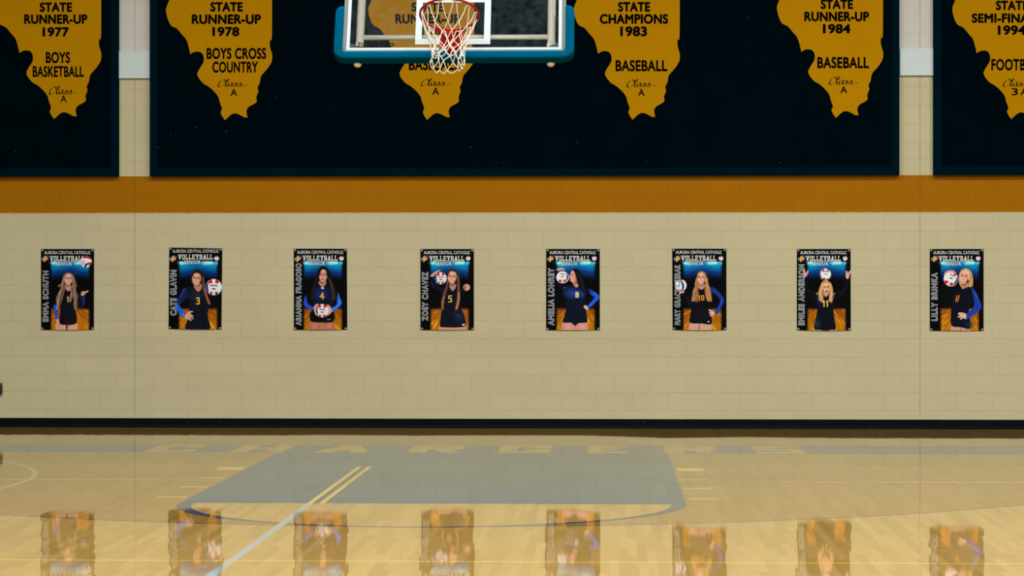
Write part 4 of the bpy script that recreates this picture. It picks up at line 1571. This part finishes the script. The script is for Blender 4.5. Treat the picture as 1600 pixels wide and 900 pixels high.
def person3(c):
    hair, hl = (24, 19, 22), [(52, 42, 44), (38, 30, 34), (84, 68, 70)]
    th = (168, 102, 82)
    c.poly([(218, 762), (322, 768), (318, 842), (214, 842)], th)
    c.poly([(342, 768), (440, 760), (446, 842), (338, 842)], th)
    c.ell(262, 800, 26, 34, (196, 128, 104), soft=30, alpha=0.6)
    c.ell(400, 800, 24, 34, (196, 128, 104), soft=30, alpha=0.6)
    c.poly([(330, 772), (336, 772), (336, 842), (324, 842)], (196, 130, 20), soft=6)
    c.poly([(345, 222), (300, 244), (272, 310), (246, 380), (226, 450), (214, 520), (240, 560), (280, 470), (300, 400), (300, 300), (384, 300), (390, 400), (400, 500), (430, 560), (468, 560), (478, 490), (456, 410), (420, 320), (388, 246)], hair)
    c.poly([(292, 404), (334, 432), (380, 412), (428, 446), (444, 540), (432, 640), (440, 700), (438, 760), (330, 768), (220, 756), (232, 690), (244, 600), (240, 500), (250, 440)], (14, 18, 44))
    c.ell(320, 490, 62, 50, (22, 40, 116), soft=60, alpha=0.7)
    c.poly([(236, 650), (432, 650), (440, 756), (330, 766), (222, 752)], (10, 11, 16), soft=20)
    strands(c, 31, [(400, 340), (430, 420), (446, 500), (446, 550)], 20, 9, hl, 12)
    strands(c, 32, [(286, 300), (262, 380), (240, 470), (232, 540)], 16, 8, [(40, 32, 36), (30, 24, 28)], 7)
    for pts in ([(172, 500), (184, 560), (204, 596), (248, 620), (242, 648), (190, 634), (154, 604), (156, 548)],):
        c.poly(pts, (26, 60, 184))
    c.line([(168, 540), (176, 596), (232, 632)], 10, (44, 92, 220), soft=10, alpha=0.6)
    c.poly([(486, 480), (504, 530), (518, 594), (432, 668), (424, 632), (470, 598), (476, 556)], (30, 96, 216))
    c.line([(498, 540), (500, 590), (440, 644)], 12, (60, 140, 240), soft=12, alpha=0.7)
    c.poly([(304, 366), (368, 370), (366, 400), (334, 428), (302, 398)], (172, 116, 96))
    c.poly([(306, 362), (366, 366), (350, 388), (318, 388)], (120, 78, 64), soft=8)
    face(c, 340, 318, 44, 62, 2, (196, 140, 118), 0)
    c.line([(346, 232), (316, 262), (298, 320)], 14, hair, soft=6)
    c.line([(348, 232), (372, 262), (386, 320)], 12, hair, soft=6)
    c.poly([(322, 428), (348, 430), (346, 444), (324, 442)], (190, 200, 216))
    number(c, '4', 310, 350, 478, 544, (232, 168, 56), 10)
    ball(c, 332, 655, 64, 'std')
    c.poly([(250, 624), (272, 592), (294, 588), (286, 612), (274, 640), (276, 672), (288, 692), (274, 702), (256, 668)], (204, 146, 120))
    c.poly([(380, 596), (400, 604), (424, 636), (426, 664), (404, 690), (380, 702), (378, 690), (394, 664), (392, 630)], (210, 152, 126))
    for a, b in (((264, 630), (280, 600)), ((264, 650), (276, 690)), ((398, 612), (410, 640)), ((394, 684), (412, 660))):
        c.line([a, b], 2.5, (140, 90, 72), alpha=0.6)
    c.line([(380, 744), (412, 740)], 6, (150, 160, 176))


def person4(c):
    hair, hl = (62, 40, 34), [(104, 68, 50), (84, 54, 42), (128, 88, 64)]
    tip = [(176, 116, 70), (156, 100, 62), (196, 138, 92)]
    c.poly([(246, 806), (366, 818), (362, 846), (242, 846)], (196, 138, 114))
    c.poly([(372, 818), (488, 800), (494, 846), (374, 846)], (196, 138, 114))
    c.poly([(330, 436), (280, 430), (220, 400), (180, 340), (160, 330), (150, 360), (190, 430), (280, 490)], (16, 20, 40))
    c.line([(160, 380), (180, 430)], 16, (22, 40, 110), soft=18, alpha=0.8)
    c.poly([(408, 436), (460, 450), (490, 440), (490, 470), (440, 500)], (16, 18, 30))
    c.poly([(330, 430), (368, 466), (406, 430), (432, 466), (446, 560), (452, 640), (478, 700), (494, 760), (492, 806), (400, 818), (300, 816), (248, 808), (250, 740), (262, 650), (286, 580), (290, 470)], (15, 19, 38))
    c.ell(430, 720, 40, 60, (26, 38, 70), soft=50, alpha=0.7)
    c.line([(360, 680), (400, 690), (440, 706)], 6, (56, 66, 92), soft=8, alpha=0.6)
    c.line([(370, 696), (410, 708), (446, 716)], 6, (48, 58, 84), soft=8, alpha=0.5)
    c.poly([(338, 396), (398, 396), (396, 430), (368, 464), (342, 430)], (182, 128, 106))
    c.poly([(340, 392), (396, 392), (384, 414), (350, 414)], (132, 86, 70), soft=8)
    c.poly([(368, 246), (332, 262), (318, 310), (312, 380), (286, 440), (264, 510), (254, 590), (260, 650), (276, 662), (290, 630), (296, 540), (324, 450), (340, 400), (340, 320), (396, 310), (408, 400), (408, 500), (394, 590), (388, 646), (404, 662), (424, 630), (440, 560), (442, 440), (436, 330), (408, 264)], hair)
    strands(c, 41, [(322, 340), (308, 420), (276, 520), (264, 600)], 10, 6, hl, 10, 3)
    strands(c, 42, [(420, 320), (424, 420), (426, 520), (410, 620)], 12, 9, hl, 9)
    strands(c, 43, [(426, 480), (426, 540), (404, 640)], 9, 9, tip, 8)
    strands(c, 44, [(284, 520), (268, 580), (268, 640)], 8, 8, tip, 5)
    face(c, 362, 334, 46, 60, 4, (210, 152, 128), 1)
    c.line([(372, 254), (340, 272), (322, 312)], 9, hair, soft=6)
    number(c, '5', 326, 362, 506, 574, (236, 190, 70), 10)
    ball(c, 252, 340, 58, 'std')
    c.poly([(150, 312), (172, 296), (194, 278), (228, 262), (252, 266), (240, 274), (224, 280), (214, 294), (196, 304), (176, 326), (160, 324)], (208, 150, 124))
    c.line([(200, 288), (236, 270)], 3, SKIN_D, alpha=0.6)
    c.ell(504, 428, 33, 32, (206, 152, 128), soft=4)
    c.ell(488, 432, 8, 20, (120, 62, 40), 12, soft=5)
    for k in range(3):
        c.line([(500 + 10 * k, 402 + 2 * k), (506 + 10 * k, 428)], 2.5, (156, 104, 84), alpha=0.6)
    c.poly([(494, 452), (512, 452), (506, 462), (494, 462)], (190, 132, 110))
    c.poly([(462, 784), (486, 782), (484, 800), (464, 800)], (170, 182, 206), soft=4)


def person5(c):
    hair, hl = (24, 20, 25), [(46, 38, 46), (34, 28, 34)]
    th = (198, 134, 124)
    c.poly([(215, 764), (286, 768), (334, 806), (332, 846), (212, 846)], th)
    c.poly([(342, 806), (372, 776), (448, 764), (452, 846), (336, 846)], th)
    c.ell(262, 812, 30, 30, (216, 156, 146), soft=30, alpha=0.6)
    c.ell(404, 812, 26, 30, (216, 156, 146), soft=30, alpha=0.6)
    c.poly([(246, 436), (196, 400), (170, 330), (166, 270), (140, 270), (150, 360), (190, 450), (232, 500)], (14, 18, 36))
    c.poly([(300, 404), (240, 420), (224, 460), (240, 520), (250, 600), (236, 680), (216, 766), (290, 770), (332, 800), (370, 774), (450, 764), (442, 680), (436, 600), (424, 520), (420, 460), (384, 420), (344, 430)], (13, 20, 42))
    c.ell(310, 486, 66, 42, (28, 66, 150), soft=60, alpha=0.85)
    c.ell(400, 490, 30, 36, (24, 60, 140), soft=40, alpha=0.8)
    c.line([(236, 424), (230, 440)], 8, (90, 120, 190), soft=8, alpha=0.8)
    c.line([(300, 570), (350, 620), (410, 640)], 8, (26, 36, 66), soft=14, alpha=0.6)
    c.poly([(312, 372), (362, 350), (374, 400), (346, 432), (320, 408)], (186, 126, 116))
    c.poly([(316, 372), (352, 360), (356, 384), (330, 396)], (140, 88, 80), soft=8)
    c.poly([(298, 266), (340, 248), (384, 276), (408, 340), (424, 400), (452, 470), (440, 500), (400, 470), (372, 420), (352, 380), (348, 330), (334, 296)], hair)
    strands(c, 51, [(360, 290), (388, 350), (410, 430), (436, 480)], 14, 9, hl, 9)
    # face in profile, turned to the ball
    c.poly([(312, 264), (296, 274), (288, 292), (284, 306), (277, 324), (284, 330), (280, 342), (286, 350), (284, 364), (300, 378), (326, 384), (346, 362), (348, 320), (336, 286)], (212, 152, 136), soft=3)
    c.poly([(330, 290), (350, 330), (346, 362), (326, 384), (330, 340)], (150, 96, 86), soft=12, alpha=0.6)
    c.line([(292, 300), (302, 296), (314, 300)], 3.4, (50, 30, 30))
    c.line([(296, 312), (306, 314), (314, 310)], 4.2, (40, 24, 26))
    c.line([(282, 344), (296, 346)], 4, (170, 74, 80))
    c.ell(306, 344, 11, 10, (226, 160, 146), soft=10, alpha=0.6)
    c.line([(322, 262), (340, 300), (352, 350)], 10, hair, soft=8)
    number(c, '8', 336, 368, 474, 526, (238, 224, 150), 10)
    c.poly([(470, 446), (520, 472), (566, 508), (566, 536), (482, 622), (452, 610), (500, 556), (520, 526), (482, 492)], (24, 78, 204))
    c.line([(500, 470), (550, 514), (480, 604)], 10, (58, 116, 232), soft=12, alpha=0.6)
    c.line([(456, 446), (500, 470)], 16, (18, 40, 110), soft=14, alpha=0.8)
    c.poly([(416, 612), (438, 602), (462, 632), (452, 644), (430, 636)], (222, 176, 154))
    c.line([(430, 612), (446, 630)], 2.5, SKIN_D, alpha=0.6)
    c.ell(212, 330, 64, 60, (34, 62, 140), soft=4)
    c.ell(212, 332, 62, 57, (196, 200, 210), soft=3)
    ball(c, 210, 328, 56, 'flip')
    c.poly([(148, 258), (168, 246), (192, 238), (216, 240), (234, 258), (224, 264), (208, 258), (196, 262), (178, 268), (160, 264)], (208, 152, 126))
    c.line([(190, 250), (222, 254)], 3, SKIN_D, alpha=0.6)


def person6(c):
    hair, hl = (150, 96, 58), [(206, 150, 94), (182, 122, 72), (118, 72, 42), (222, 172, 116)]
    th = (198, 150, 130)
    c.poly([(218, 764), (304, 770), (304, 846), (222, 846)], th)
    c.poly([(312, 772), (422, 780), (418, 846), (312, 846)], th)
    c.line([(308, 776), (308, 842)], 6, (104, 62, 44), soft=8)
    c.poly([(252, 466), (236, 520), (210, 540), (196, 520), (164, 480), (150, 486), (180, 560), (214, 610), (244, 580)], (14, 17, 34))
    c.line([(200, 520), (222, 590)], 10, (20, 36, 84), soft=14, alpha=0.7)
    c.poly([(296, 430), (330, 452), (364, 430), (416, 424), (440, 500), (430, 600), (426, 700), (424, 782), (330, 776), (218, 768), (222, 690), (234, 600), (238, 520), (250, 460)], (14, 16, 26))
    c.ell(330, 690, 60, 60, (22, 26, 40), soft=60, alpha=0.6)
    c.poly([(416, 424), (460, 436), (512, 488), (550, 544), (532, 604), (484, 684), (456, 670), (496, 600), (508, 552), (470, 500), (430, 470)], (20, 46, 124))
    c.line([(526, 548), (510, 606), (470, 672)], 18, (32, 62, 196), soft=12, alpha=0.9)
    c.line([(450, 446), (500, 494), (534, 540)], 8, (36, 70, 150), soft=12, alpha=0.6)
    c.poly([(300, 398), (358, 398), (356, 430), (328, 450), (300, 428)], (186, 134, 112))
    c.poly([(304, 394), (354, 394), (344, 412), (312, 412)], (140, 94, 76), soft=8)
    c.poly([(328, 270), (296, 286), (282, 340), (270, 400), (246, 460), (236, 520), (234, 560), (252, 556), (262, 570), (280, 556), (294, 572), (302, 520), (300, 440), (300, 340), (356, 330), (362, 410), (360, 470), (376, 540), (396, 566), (406, 556), (428, 566), (428, 510), (416, 440), (392, 380), (384, 330), (364, 284)], hair)
    strands(c, 63, [(288, 340), (278, 420), (264, 490), (264, 556)], 26, 9, [(96, 56, 32), (118, 72, 42)], 9, 8)
    strands(c, 64, [(374, 340), (386, 420), (398, 490), (406, 556)], 24, 9, [(96, 56, 32), (118, 72, 42)], 9, 8)
    strands(c, 61, [(288, 340), (280, 420), (264, 490), (264, 556)], 24, 7, hl, 15, 8)
    strands(c, 62, [(374, 340), (386, 420), (398, 490), (406, 556)], 22, 7, hl, 15, 8)
    face(c, 326, 342, 41, 60, 0, (212, 156, 134), 1)
    c.line([(330, 276), (302, 300), (288, 340)], 8, hl[1], soft=6)
    c.line([(336, 276), (360, 300), (368, 340)], 8, hl[1], soft=6)
    number(c, '10', 296, 354, 502, 554, (226, 150, 40), 9)
    ball(c, 128, 408, 57, 'side')
    c.poly([(118, 468), (148, 462), (164, 466), (158, 478), (138, 486), (120, 484)], (208, 150, 128))
    c.poly([(396, 644), (412, 640), (436, 654), (462, 680), (448, 692), (428, 706), (412, 708), (424, 692), (402, 694), (416, 680), (396, 672), (414, 664)], (216, 170, 148))
    for a, b in (((408, 650), (436, 668)), ((408, 670), (432, 678)), ((412, 688), (434, 688))):
        c.line([a, b], 2.4, SKIN_D, alpha=0.6)
    c.poly([(386, 762), (398, 748), (410, 764)], (150, 160, 178), soft=4)


def person7(c):
    hair, hl = (168, 114, 62), [(226, 178, 112), (198, 146, 86), (140, 92, 48), (238, 200, 140)]
    c.poly([(216, 828), (250, 824), (290, 846), (216, 848)], SKIN)
    c.poly([(424, 826), (400, 830), (370, 846), (428, 848)], SKIN)
    c.poly([(250, 486), (200, 470), (150, 410), (140, 330), (118, 334), (120, 430), (180, 520), (244, 560)], (13, 17, 28))
    c.poly([(400, 490), (460, 470), (520, 400), (530, 340), (552, 340), (548, 420), (490, 510), (412, 550)], (13, 17, 28))
    c.line([(180, 450), (236, 490)], 8, (30, 36, 52), soft=14, alpha=0.7)
    c.line([(420, 494), (500, 460)], 8, (26, 32, 48), soft=14, alpha=0.7)
    c.poly([(290, 484), (330, 524), (374, 484), (412, 490), (412, 560), (404, 640), (416, 740), (428, 830), (380, 838), (330, 846), (270, 838), (218, 830), (232, 740), (250, 640), (246, 560), (236, 494)], (14, 18, 32))
    c.ell(270, 560, 22, 30, (26, 40, 96), soft=30, alpha=0.8)
    c.ell(246, 780, 26, 40, (16, 62, 80), soft=40, alpha=0.7)
    c.line([(240, 480), (246, 500)], 10, (120, 130, 170), soft=8, alpha=0.6)
    c.poly([(308, 470), (360, 470), (356, 496), (330, 520), (312, 496)], (196, 140, 116))
    c.poly([(332, 352), (296, 372), (274, 420), (258, 470), (250, 490), (270, 510), (278, 545), (296, 578), (304, 540), (310, 500), (300, 440), (306, 390), (362, 390), (368, 440), (362, 500), (366, 540), (386, 584), (388, 545), (408, 510), (402, 470), (398, 430), (378, 384)], hair)
    c.poly([(256, 478), (240, 486), (262, 500)], hair)
    c.poly([(400, 486), (424, 484), (404, 504)], hair)
    strands(c, 73, [(300, 390), (280, 450), (278, 510), (292, 560)], 20, 9, [(112, 70, 36), (96, 60, 34)], 9, 8)
    strands(c, 74, [(372, 390), (386, 450), (388, 510), (380, 565)], 18, 9, [(112, 70, 36), (96, 60, 34)], 8, 8)
    strands(c, 71, [(300, 390), (284, 450), (280, 510), (292, 560)], 18, 7, hl, 13, 8)
    strands(c, 72, [(372, 390), (384, 450), (386, 510), (380, 565)], 16, 7, hl, 12, 8)
    face(c, 336, 436, 36, 54, -3, (218, 162, 136), 2)
    c.line([(332, 366), (308, 388), (300, 430)], 9, hl[1], soft=6)
    c.line([(336, 366), (362, 388), (370, 430)], 9, hl[1], soft=6)
    number(c, '11', 300, 358, 556, 612, (236, 186, 66), 12)
    ball(c, 324, 300, 56, 'std')
    c.ell(330, 296, 50, 49, (224, 222, 222), soft=3)
    c.poly([(290, 262), (312, 250), (316, 262), (296, 272)], (190, 28, 50))
    c.poly([(342, 250), (362, 258), (366, 270), (346, 264)], (190, 28, 50))
    c.line([(304, 276), (330, 272), (358, 276)], 7, (60, 56, 66))
    c.line([(322, 298), (340, 299)], 8, (60, 76, 110))
    c.poly([(304, 340), (322, 336), (326, 356), (306, 358)], (150, 24, 40))
    c.poly([(112, 234), (124, 250), (134, 274), (142, 286), (154, 262), (162, 266), (160, 292), (144, 318), (130, 332), (116, 326), (110, 290)], (206, 148, 132))
    for a, b in (((116, 250), (124, 296)), ((126, 266), (132, 300))):
        c.line([a, b], 2.5, SKIN_D, alpha=0.6)
    c.poly([(526, 272), (538, 268), (546, 290), (556, 274), (572, 262), (572, 282), (562, 306), (552, 342), (530, 342), (524, 306)], (214, 160, 140))
    for a, b in (((534, 282), (540, 312)), ((560, 278), (550, 306))):
        c.line([a, b], 2.5, SKIN_D, alpha=0.6)


def person8(c):
    hair, hl = (186, 142, 84), [(232, 196, 140), (210, 166, 104), (150, 106, 58), (240, 212, 164)]
    th = (196, 140, 120)
    c.poly([(260, 800), (346, 808), (346, 858), (260, 858)], th)
    c.poly([(352, 808), (434, 826), (430, 858), (352, 858)], th)
    c.line([(349, 812), (346, 854)], 6, (120, 74, 54), soft=8)
    c.poly([(300, 450), (250, 440), (200, 420), (186, 390), (170, 400), (190, 470), (270, 510)], (12, 15, 26))
    c.poly([(356, 420), (310, 446), (276, 500), (262, 580), (254, 680), (258, 800), (350, 816), (434, 832), (440, 740), (426, 660), (450, 600), (474, 540), (478, 480), (456, 428), (420, 420), (374, 446)], (13, 18, 34))
    c.ell(430, 790, 40, 30, (18, 44, 78), soft=40, alpha=0.7)
    c.poly([(452, 430), (486, 462), (524, 540), (552, 620), (530, 656), (470, 700), (402, 744), (386, 702), (450, 650), (478, 600), (474, 530)], (24, 52, 158))
    c.line([(480, 470), (520, 560), (540, 616)], 12, (46, 80, 190), soft=14, alpha=0.6)
    c.line([(520, 640), (460, 684), (404, 724)], 16, (34, 66, 186), soft=14, alpha=0.6)
    c.line([(490, 486), (512, 520)], 8, (140, 130, 150), soft=8, alpha=0.5)
    c.poly([(352, 392), (412, 384), (424, 420), (396, 432), (368, 446), (352, 420)], (188, 132, 104))
    c.poly([(356, 396), (408, 386), (402, 406), (366, 416)], (140, 90, 68), soft=8)
    c.poly([(388, 246), (352, 264), (334, 300), (330, 350), (334, 390), (350, 424), (358, 400), (352, 320), (420, 300), (426, 360), (416, 400), (404, 420), (430, 414), (452, 426), (466, 410), (468, 340), (452, 280), (424, 252)], hair)
    strands(c, 81, [(424, 276), (444, 330), (446, 390), (440, 420)], 16, 7, hl, 12, 4)
    strands(c, 83, [(430, 300), (440, 350), (436, 400)], 16, 6, [(140, 98, 54)], 5, 4)
    strands(c, 82, [(350, 280), (340, 330), (344, 390)], 6, 7, hl, 6)
    face(c, 380, 330, 46, 66, 8, (214, 160, 134), 1, -0.06)
    c.line([(396, 256), (420, 290), (428, 350)], 12, hl[0], soft=6)
    c.line([(388, 256), (356, 280), (344, 312)], 9, hl[1], soft=6)
    c.line([(312, 508), (300, 566)], 8, (226, 130, 44))
    c.line([(334, 508), (318, 568)], 8, (226, 130, 44))
    c.line([(308, 540), (326, 536)], 5, (200, 110, 40))
    c.ell(253, 346, 70, 74, (186, 196, 214), soft=3)
    ball(c, 252, 346, 68, 'flip', 24)
    c.poly([(186, 306), (196, 284), (216, 270), (250, 262), (284, 268), (302, 290), (310, 306), (290, 300), (270, 288), (250, 286), (232, 282), (214, 292), (198, 308)], (208, 152, 132))
    for a, b in (((216, 286), (240, 272)), ((246, 282), (270, 276)), ((276, 288), (292, 284))):
        c.line([a, b], 3, SKIN_D, alpha=0.6)
    c.poly([(278, 300), (300, 296), (310, 310), (292, 318)], (180, 24, 46))
    c.poly([(322, 682), (342, 672), (370, 676), (402, 690), (396, 738), (374, 728), (352, 742), (340, 738), (352, 722), (322, 722), (318, 712), (340, 702), (326, 694)], (216, 168, 146))
    for a, b in (((336, 684), (366, 694)), ((332, 706), (360, 704)), ((338, 722), (362, 714))):
        c.line([a, b], 2.5, SKIN_D, alpha=0.6)


def split_words(o, n, root):
    """one child per written word: cut at the widest gaps along the line (which runs up the banner)"""
    if n < 2:
        return
    me = o.data
    z = np.empty(len(me.vertices) * 3)
    me.vertices.foreach_get('co', z)
    z = z.reshape(-1, 3)[:, 2]
    iv = sorted((min(z[i] for i in p.vertices), max(z[i] for i in p.vertices)) for p in me.polygons)
    gaps, hi = [], iv[0][1]
    for a, b in iv:
        if a > hi:
            gaps.append((a - hi, 0.5 * (a + hi)))
        hi = max(hi, b)
    cuts = sorted(g[1] for g in sorted(gaps)[-(n - 1):])
    edges = [-1e9] + cuts + [1e9]
    src = me.copy()
    for k in range(n):
        bm = bmesh.new()
        bm.from_mesh(src)
        dead = [v for v in bm.verts if not (edges[k] < v.co.z <= edges[k + 1])]
        bmesh.ops.delete(bm, geom=dead, context='VERTS')
        if k == 0:
            bm.to_mesh(me)
        else:
            m2 = src.copy()
            bm.to_mesh(m2)
            o2 = bpy.data.objects.new('name_lettering', m2)
            COL.objects.link(o2)
            o2.parent = root
        bm.free()
    bpy.data.meshes.remove(src)


def banner(ox, corners, person, name_box, text, label, seed, badge=True):
    """corners in photo pixels TL TR BR BL"""
    K = 6.21
    cc = [((u - ox) * K, (v - 380) * K) for u, v in corners]
    cv = Canvas(cc)
    background(cv, seed, badge)
    person(cv)
    # plain black margin at the very edge
    C = cv.C
    colr = lin(np.clip(C, 0, 255)) * (1.0 / ILLUM)
    m_ = C.max(-1, keepdims=True)
    colr = np.clip(colr * (0.45 + 0.60 * sstep(6, 85, m_)), 0, 1)   # deep blacks of the photo print
    s = np.linspace(0, 1, NXP)[None, :]
    t = np.linspace(0, 1, NYP)[:, None]
    (x0, y0), (x1, y1), (x2, y2), (x3, y3) = corners
    Uu = (x0 * (1 - s) + x1 * s) * (1 - t) + (x3 * (1 - s) + x2 * s) * t
    Vv = (y0 * (1 - s) + y1 * s) * (1 - t) + (y3 * (1 - s) + y2 * s) * t
    r = np.random.RandomState(seed)
    # the vinyl bows off the wall a little between its four grommets
    bow = 0.006 + 0.010 * np.sin(math.pi * s) * (0.5 + 0.5 * np.cos(2 * math.pi * t + r.uniform(-0.5, 0.5))) + 0.004 * np.sin(math.pi * t) * np.sin(math.pi * s)
    dx = np.cos(YAW) * F_PX
    # pixel -> wall plane, vectorised
    a = (Uu - 800.0) / F_PX
    b = (HORIZON_V - Vv) / F_PX
    dX = F_VEC.x + R_VEC.x * a
    dY = F_VEC.y + R_VEC.y * a
    kk = (WALL_Y - 0.010) / dY
    PX, PZ = dX * kk, CAM_Z + b * kk
    # lower edge sags very slightly
    PZ = PZ - 0.004 * np.sin(math.pi * s) * t * r.uniform(-0.5, 1.2)
    bottom = PZ.min()
    root = thing('senior_banner', label, 'banner', (float(PX.mean()), WALL_Y, float(bottom)), 'row of eight printed volleyball banners')
    n = NXP * NYP
    verts = np.stack([PX - root.location.x, -bow * np.ones_like(PX), PZ - root.location.z], -1).reshape(-1, 3)
    back = verts.copy()
    idx = np.arange(n).reshape(NYP, NXP)
    q = np.stack([idx[:-1, :-1], idx[1:, :-1], idx[1:, 1:], idx[:-1, 1:]], -1).reshape(-1, 4)
    # rim of the sheet turned back by its thickness
    ring = np.concatenate([idx[0, :], idx[1:, -1], idx[-1, -2::-1], idx[-2:0:-1, 0]])
    ext = verts[ring] + np.array([0, 0.0012, 0])
    rn = len(ring)
    eidx = n + np.arange(rn)
    q2 = np.stack([ring, np.roll(ring, -1), np.roll(eidx, -1), eidx], -1)
    allv = np.concatenate([verts, ext])
    faces = np.concatenate([q, q2])
    me = bpy.data.meshes.new('printed_sheet')
    me.vertices.add(len(allv))
    me.vertices.foreach_set('co', allv.ravel())
    me.loops.add(faces.size)
    me.loops.foreach_set('vertex_index', faces.ravel().astype(np.int32))
    me.polygons.add(len(faces))
    me.polygons.foreach_set('loop_start', np.arange(0, faces.size, 4, dtype=np.int32))
    me.polygons.foreach_set('loop_total', np.full(len(faces), 4, dtype=np.int32))
    me.update(calc_edges=True)
    me.polygons.foreach_set('use_smooth', np.ones(len(faces), bool))
    at = me.color_attributes.new('print', 'FLOAT_COLOR', 'POINT')
    full = np.ones((len(allv), 4), np.float32)
    full[:n, :3] = colr.reshape(-1, 3)
    full[n:, :3] = 0.01
    at.data.foreach_set('color', full.ravel())
    sheet = bpy.data.objects.new('printed_sheet', me)
    COL.objects.link(sheet)
    me.materials.append(M['print'])
    sheet.parent = root

    def bow_at(u, v):
        ss = (u - x0) / (x1 - x0)
        tt = (v - y0) / (y3 - y0)
        i = int(np.clip(round(tt * (NYP - 1)), 0, NYP - 1))
        j = int(np.clip(round(ss * (NXP - 1)), 0, NXP - 1))
        return float(bow[i, j])

    def text_part(s_, box, bold, mat, name_, lift, up=False, spacing=1.0, frame=None, offset=0.0, shape=None):
        uv, polys = shape if shape else glyphs(s_, offset, spacing, 0.0, frame, bold)
        a0, a1, b0, b1 = box
        a0, a1 = ox + a0 / K, ox + a1 / K
        b0, b1 = 380 + b0 / K, 380 + b1 / K
        pts = []
        for p, q_ in uv:
            if up:
                u, v = a1 + (a0 - a1) * q_, b1 + (b0 - b1) * p
            else:
                u, v = a0 + (a1 - a0) * p, b1 + (b0 - b1) * q_
            w_ = on_wall(u, v, 0.010)
            pts.append((w_.x, WALL_Y - bow_at(u, v) - lift, w_.z))
        return child(name_, mesh_from(pts, polys, name_), mat, root)

    sx_ = cc[0][0] - 55
    sy_ = cc[0][1] - 57
    text_part('AURORA CENTRAL CATHOLIC', (87 + sx_, 538 + sx_, 76 + sy_, 107 + sy_), 0.012, M['print_soft'], 'school_lettering', 0.0012, spacing=0.95)
    text_part('VOLLEYBALL', (141 + sx_, 480 + sx_, 124 + sy_, 173 + sy_), 0.0, M['print_slab'], 'sport_lettering', 0.0012, shape=slab_word('VOLLEYBALL'))
    text_part('SENIOR', (202 + sx_, 357 + sx_, 180 + sy_, 217 + sy_), 0.020, M['print_white'], 'class_lettering', 0.0014, spacing=1.2)
    names = text_part(text, name_box, 0.052, M['print_outline'], 'name_lettering', 0.0012, True, 1.2)
    fill = text_part(text, name_box, 0.0, M['print_black'], 'name_lettering_fill', 0.0018, True, 1.2, glyphs.frame, -0.004)
    # the dark hollow of the outlined letters belongs to the same lettering
    bm = bmesh.new()
    bm.from_mesh(names.data)
    k0 = len(bm.faces)
    bm.from_mesh(fill.data)
    bm.faces.ensure_lookup_table()
    for f in bm.faces[k0:]:
        f.material_index = 1
    bm.to_mesh(names.data)
    bm.free()
    names.data.materials.append(M['print_black'])
    bpy.data.objects.remove(fill)
    split_words(names, len(text.split()), root)
    for gu, gv in ((0.028, 0.017), (0.972, 0.017), (0.972, 0.983), (0.028, 0.983)):
        u = (x0 * (1 - gu) + x1 * gu) * (1 - gv) + (x3 * (1 - gu) + x2 * gu) * gv
        v = (y0 * (1 - gu) + y1 * gu) * (1 - gv) + (y3 * (1 - gu) + y2 * gu) * gv
        p = on_wall(u, v, 0.010)
        yb = WALL_Y - bow_at(u, v)
        bm = bmesh.new()
        rings_ = []
        for rad, yy in ((0.0100, 0.000), (0.0095, -0.0025), (0.0070, -0.0035), (0.0052, -0.0015)):
            rings_.append([bm.verts.new((p.x + rad * math.cos(2 * math.pi * k / 20), yb + yy, p.z + rad * math.sin(2 * math.pi * k / 20))) for k in range(20)])
        for A, B in zip(rings_[:-1], rings_[1:]):
            for k in range(20):
                bm.faces.new((A[k], A[(k + 1) % 20], B[(k + 1) % 20], B[k]))
        # nail head inside
        add_tube(bm, [(p.x, yb + 0.004, p.z), (p.x, yb - 0.003, p.z)], 0.0048, 10)
        child('grommet', bm_mesh(bm, smooth=True), M['grommet'], root)
    return root


banner(55, [(63.9, 389.2), (146.9, 389.2), (146.6, 515.2), (64.2, 515.3)], person1, (72, 130, 268, 762), 'EMMA SCHUTH',
       'volleyball banner showing a person looking up at a ball, palm raised, jersey 1', 101, badge=False)
banner(255, [(264.4, 386.8), (347.2, 388.2), (345.9, 514.7), (263.3, 513.8)], person2, (68, 131, 260, 702), 'CATE GLAVIN',
       'slightly crooked volleyball banner showing a person with jersey 3, hand on hip', 102)
banner(450, [(459.0, 388.6), (541.9, 388.8), (542.5, 515.2), (459.2, 515.4)], person3, (75, 131, 195, 797), 'ARIANNA FRAGOSO',
       'volleyball banner showing a dark-haired person with jersey 4 holding a ball at the waist', 103)
banner(648, [(656.9, 389.2), (740.3, 389.2), (740.4, 515.8), (657.0, 515.6)], person4, (70, 131, 279, 752), 'ZOEY CHAVEZ',
       'volleyball banner showing a long-haired person with jersey 5 pointing forward, ball at shoulder', 104)
banner(845, [(853.4, 389.1), (937.0, 389.2), (937.2, 515.8), (853.3, 515.9)], person5, (70, 131, 242, 797), 'AMELIA LOHREY',
       'volleyball banner showing a person with jersey 8 in profile facing a raised ball', 105)
banner(1043, [(1050.4, 388.6), (1134.9, 388.7), (1135.1, 515.6), (1051.0, 515.4)], person6, (68, 125, 209, 792), 'MARY GRACE CZERAK',
       'volleyball banner showing a person with long wavy hair and jersey 10', 106)
banner(1237, [(1245.2, 389.2), (1329.1, 389.1), (1329.4, 516.4), (1245.2, 515.9)], person7, (66, 125, 206, 797), 'EMILEE ANDERSON',
       'volleyball banner showing a cheering person with jersey 11, ball above the head', 107)
banner(1445, [(1452.8, 389.2), (1536.9, 389.1), (1536.9, 517.0), (1452.9, 516.8)], person8, (64, 124, 286, 754), 'LILLY BRINKA',
       'rightmost volleyball banner, showing a person with short blond hair and blue sleeve', 108)
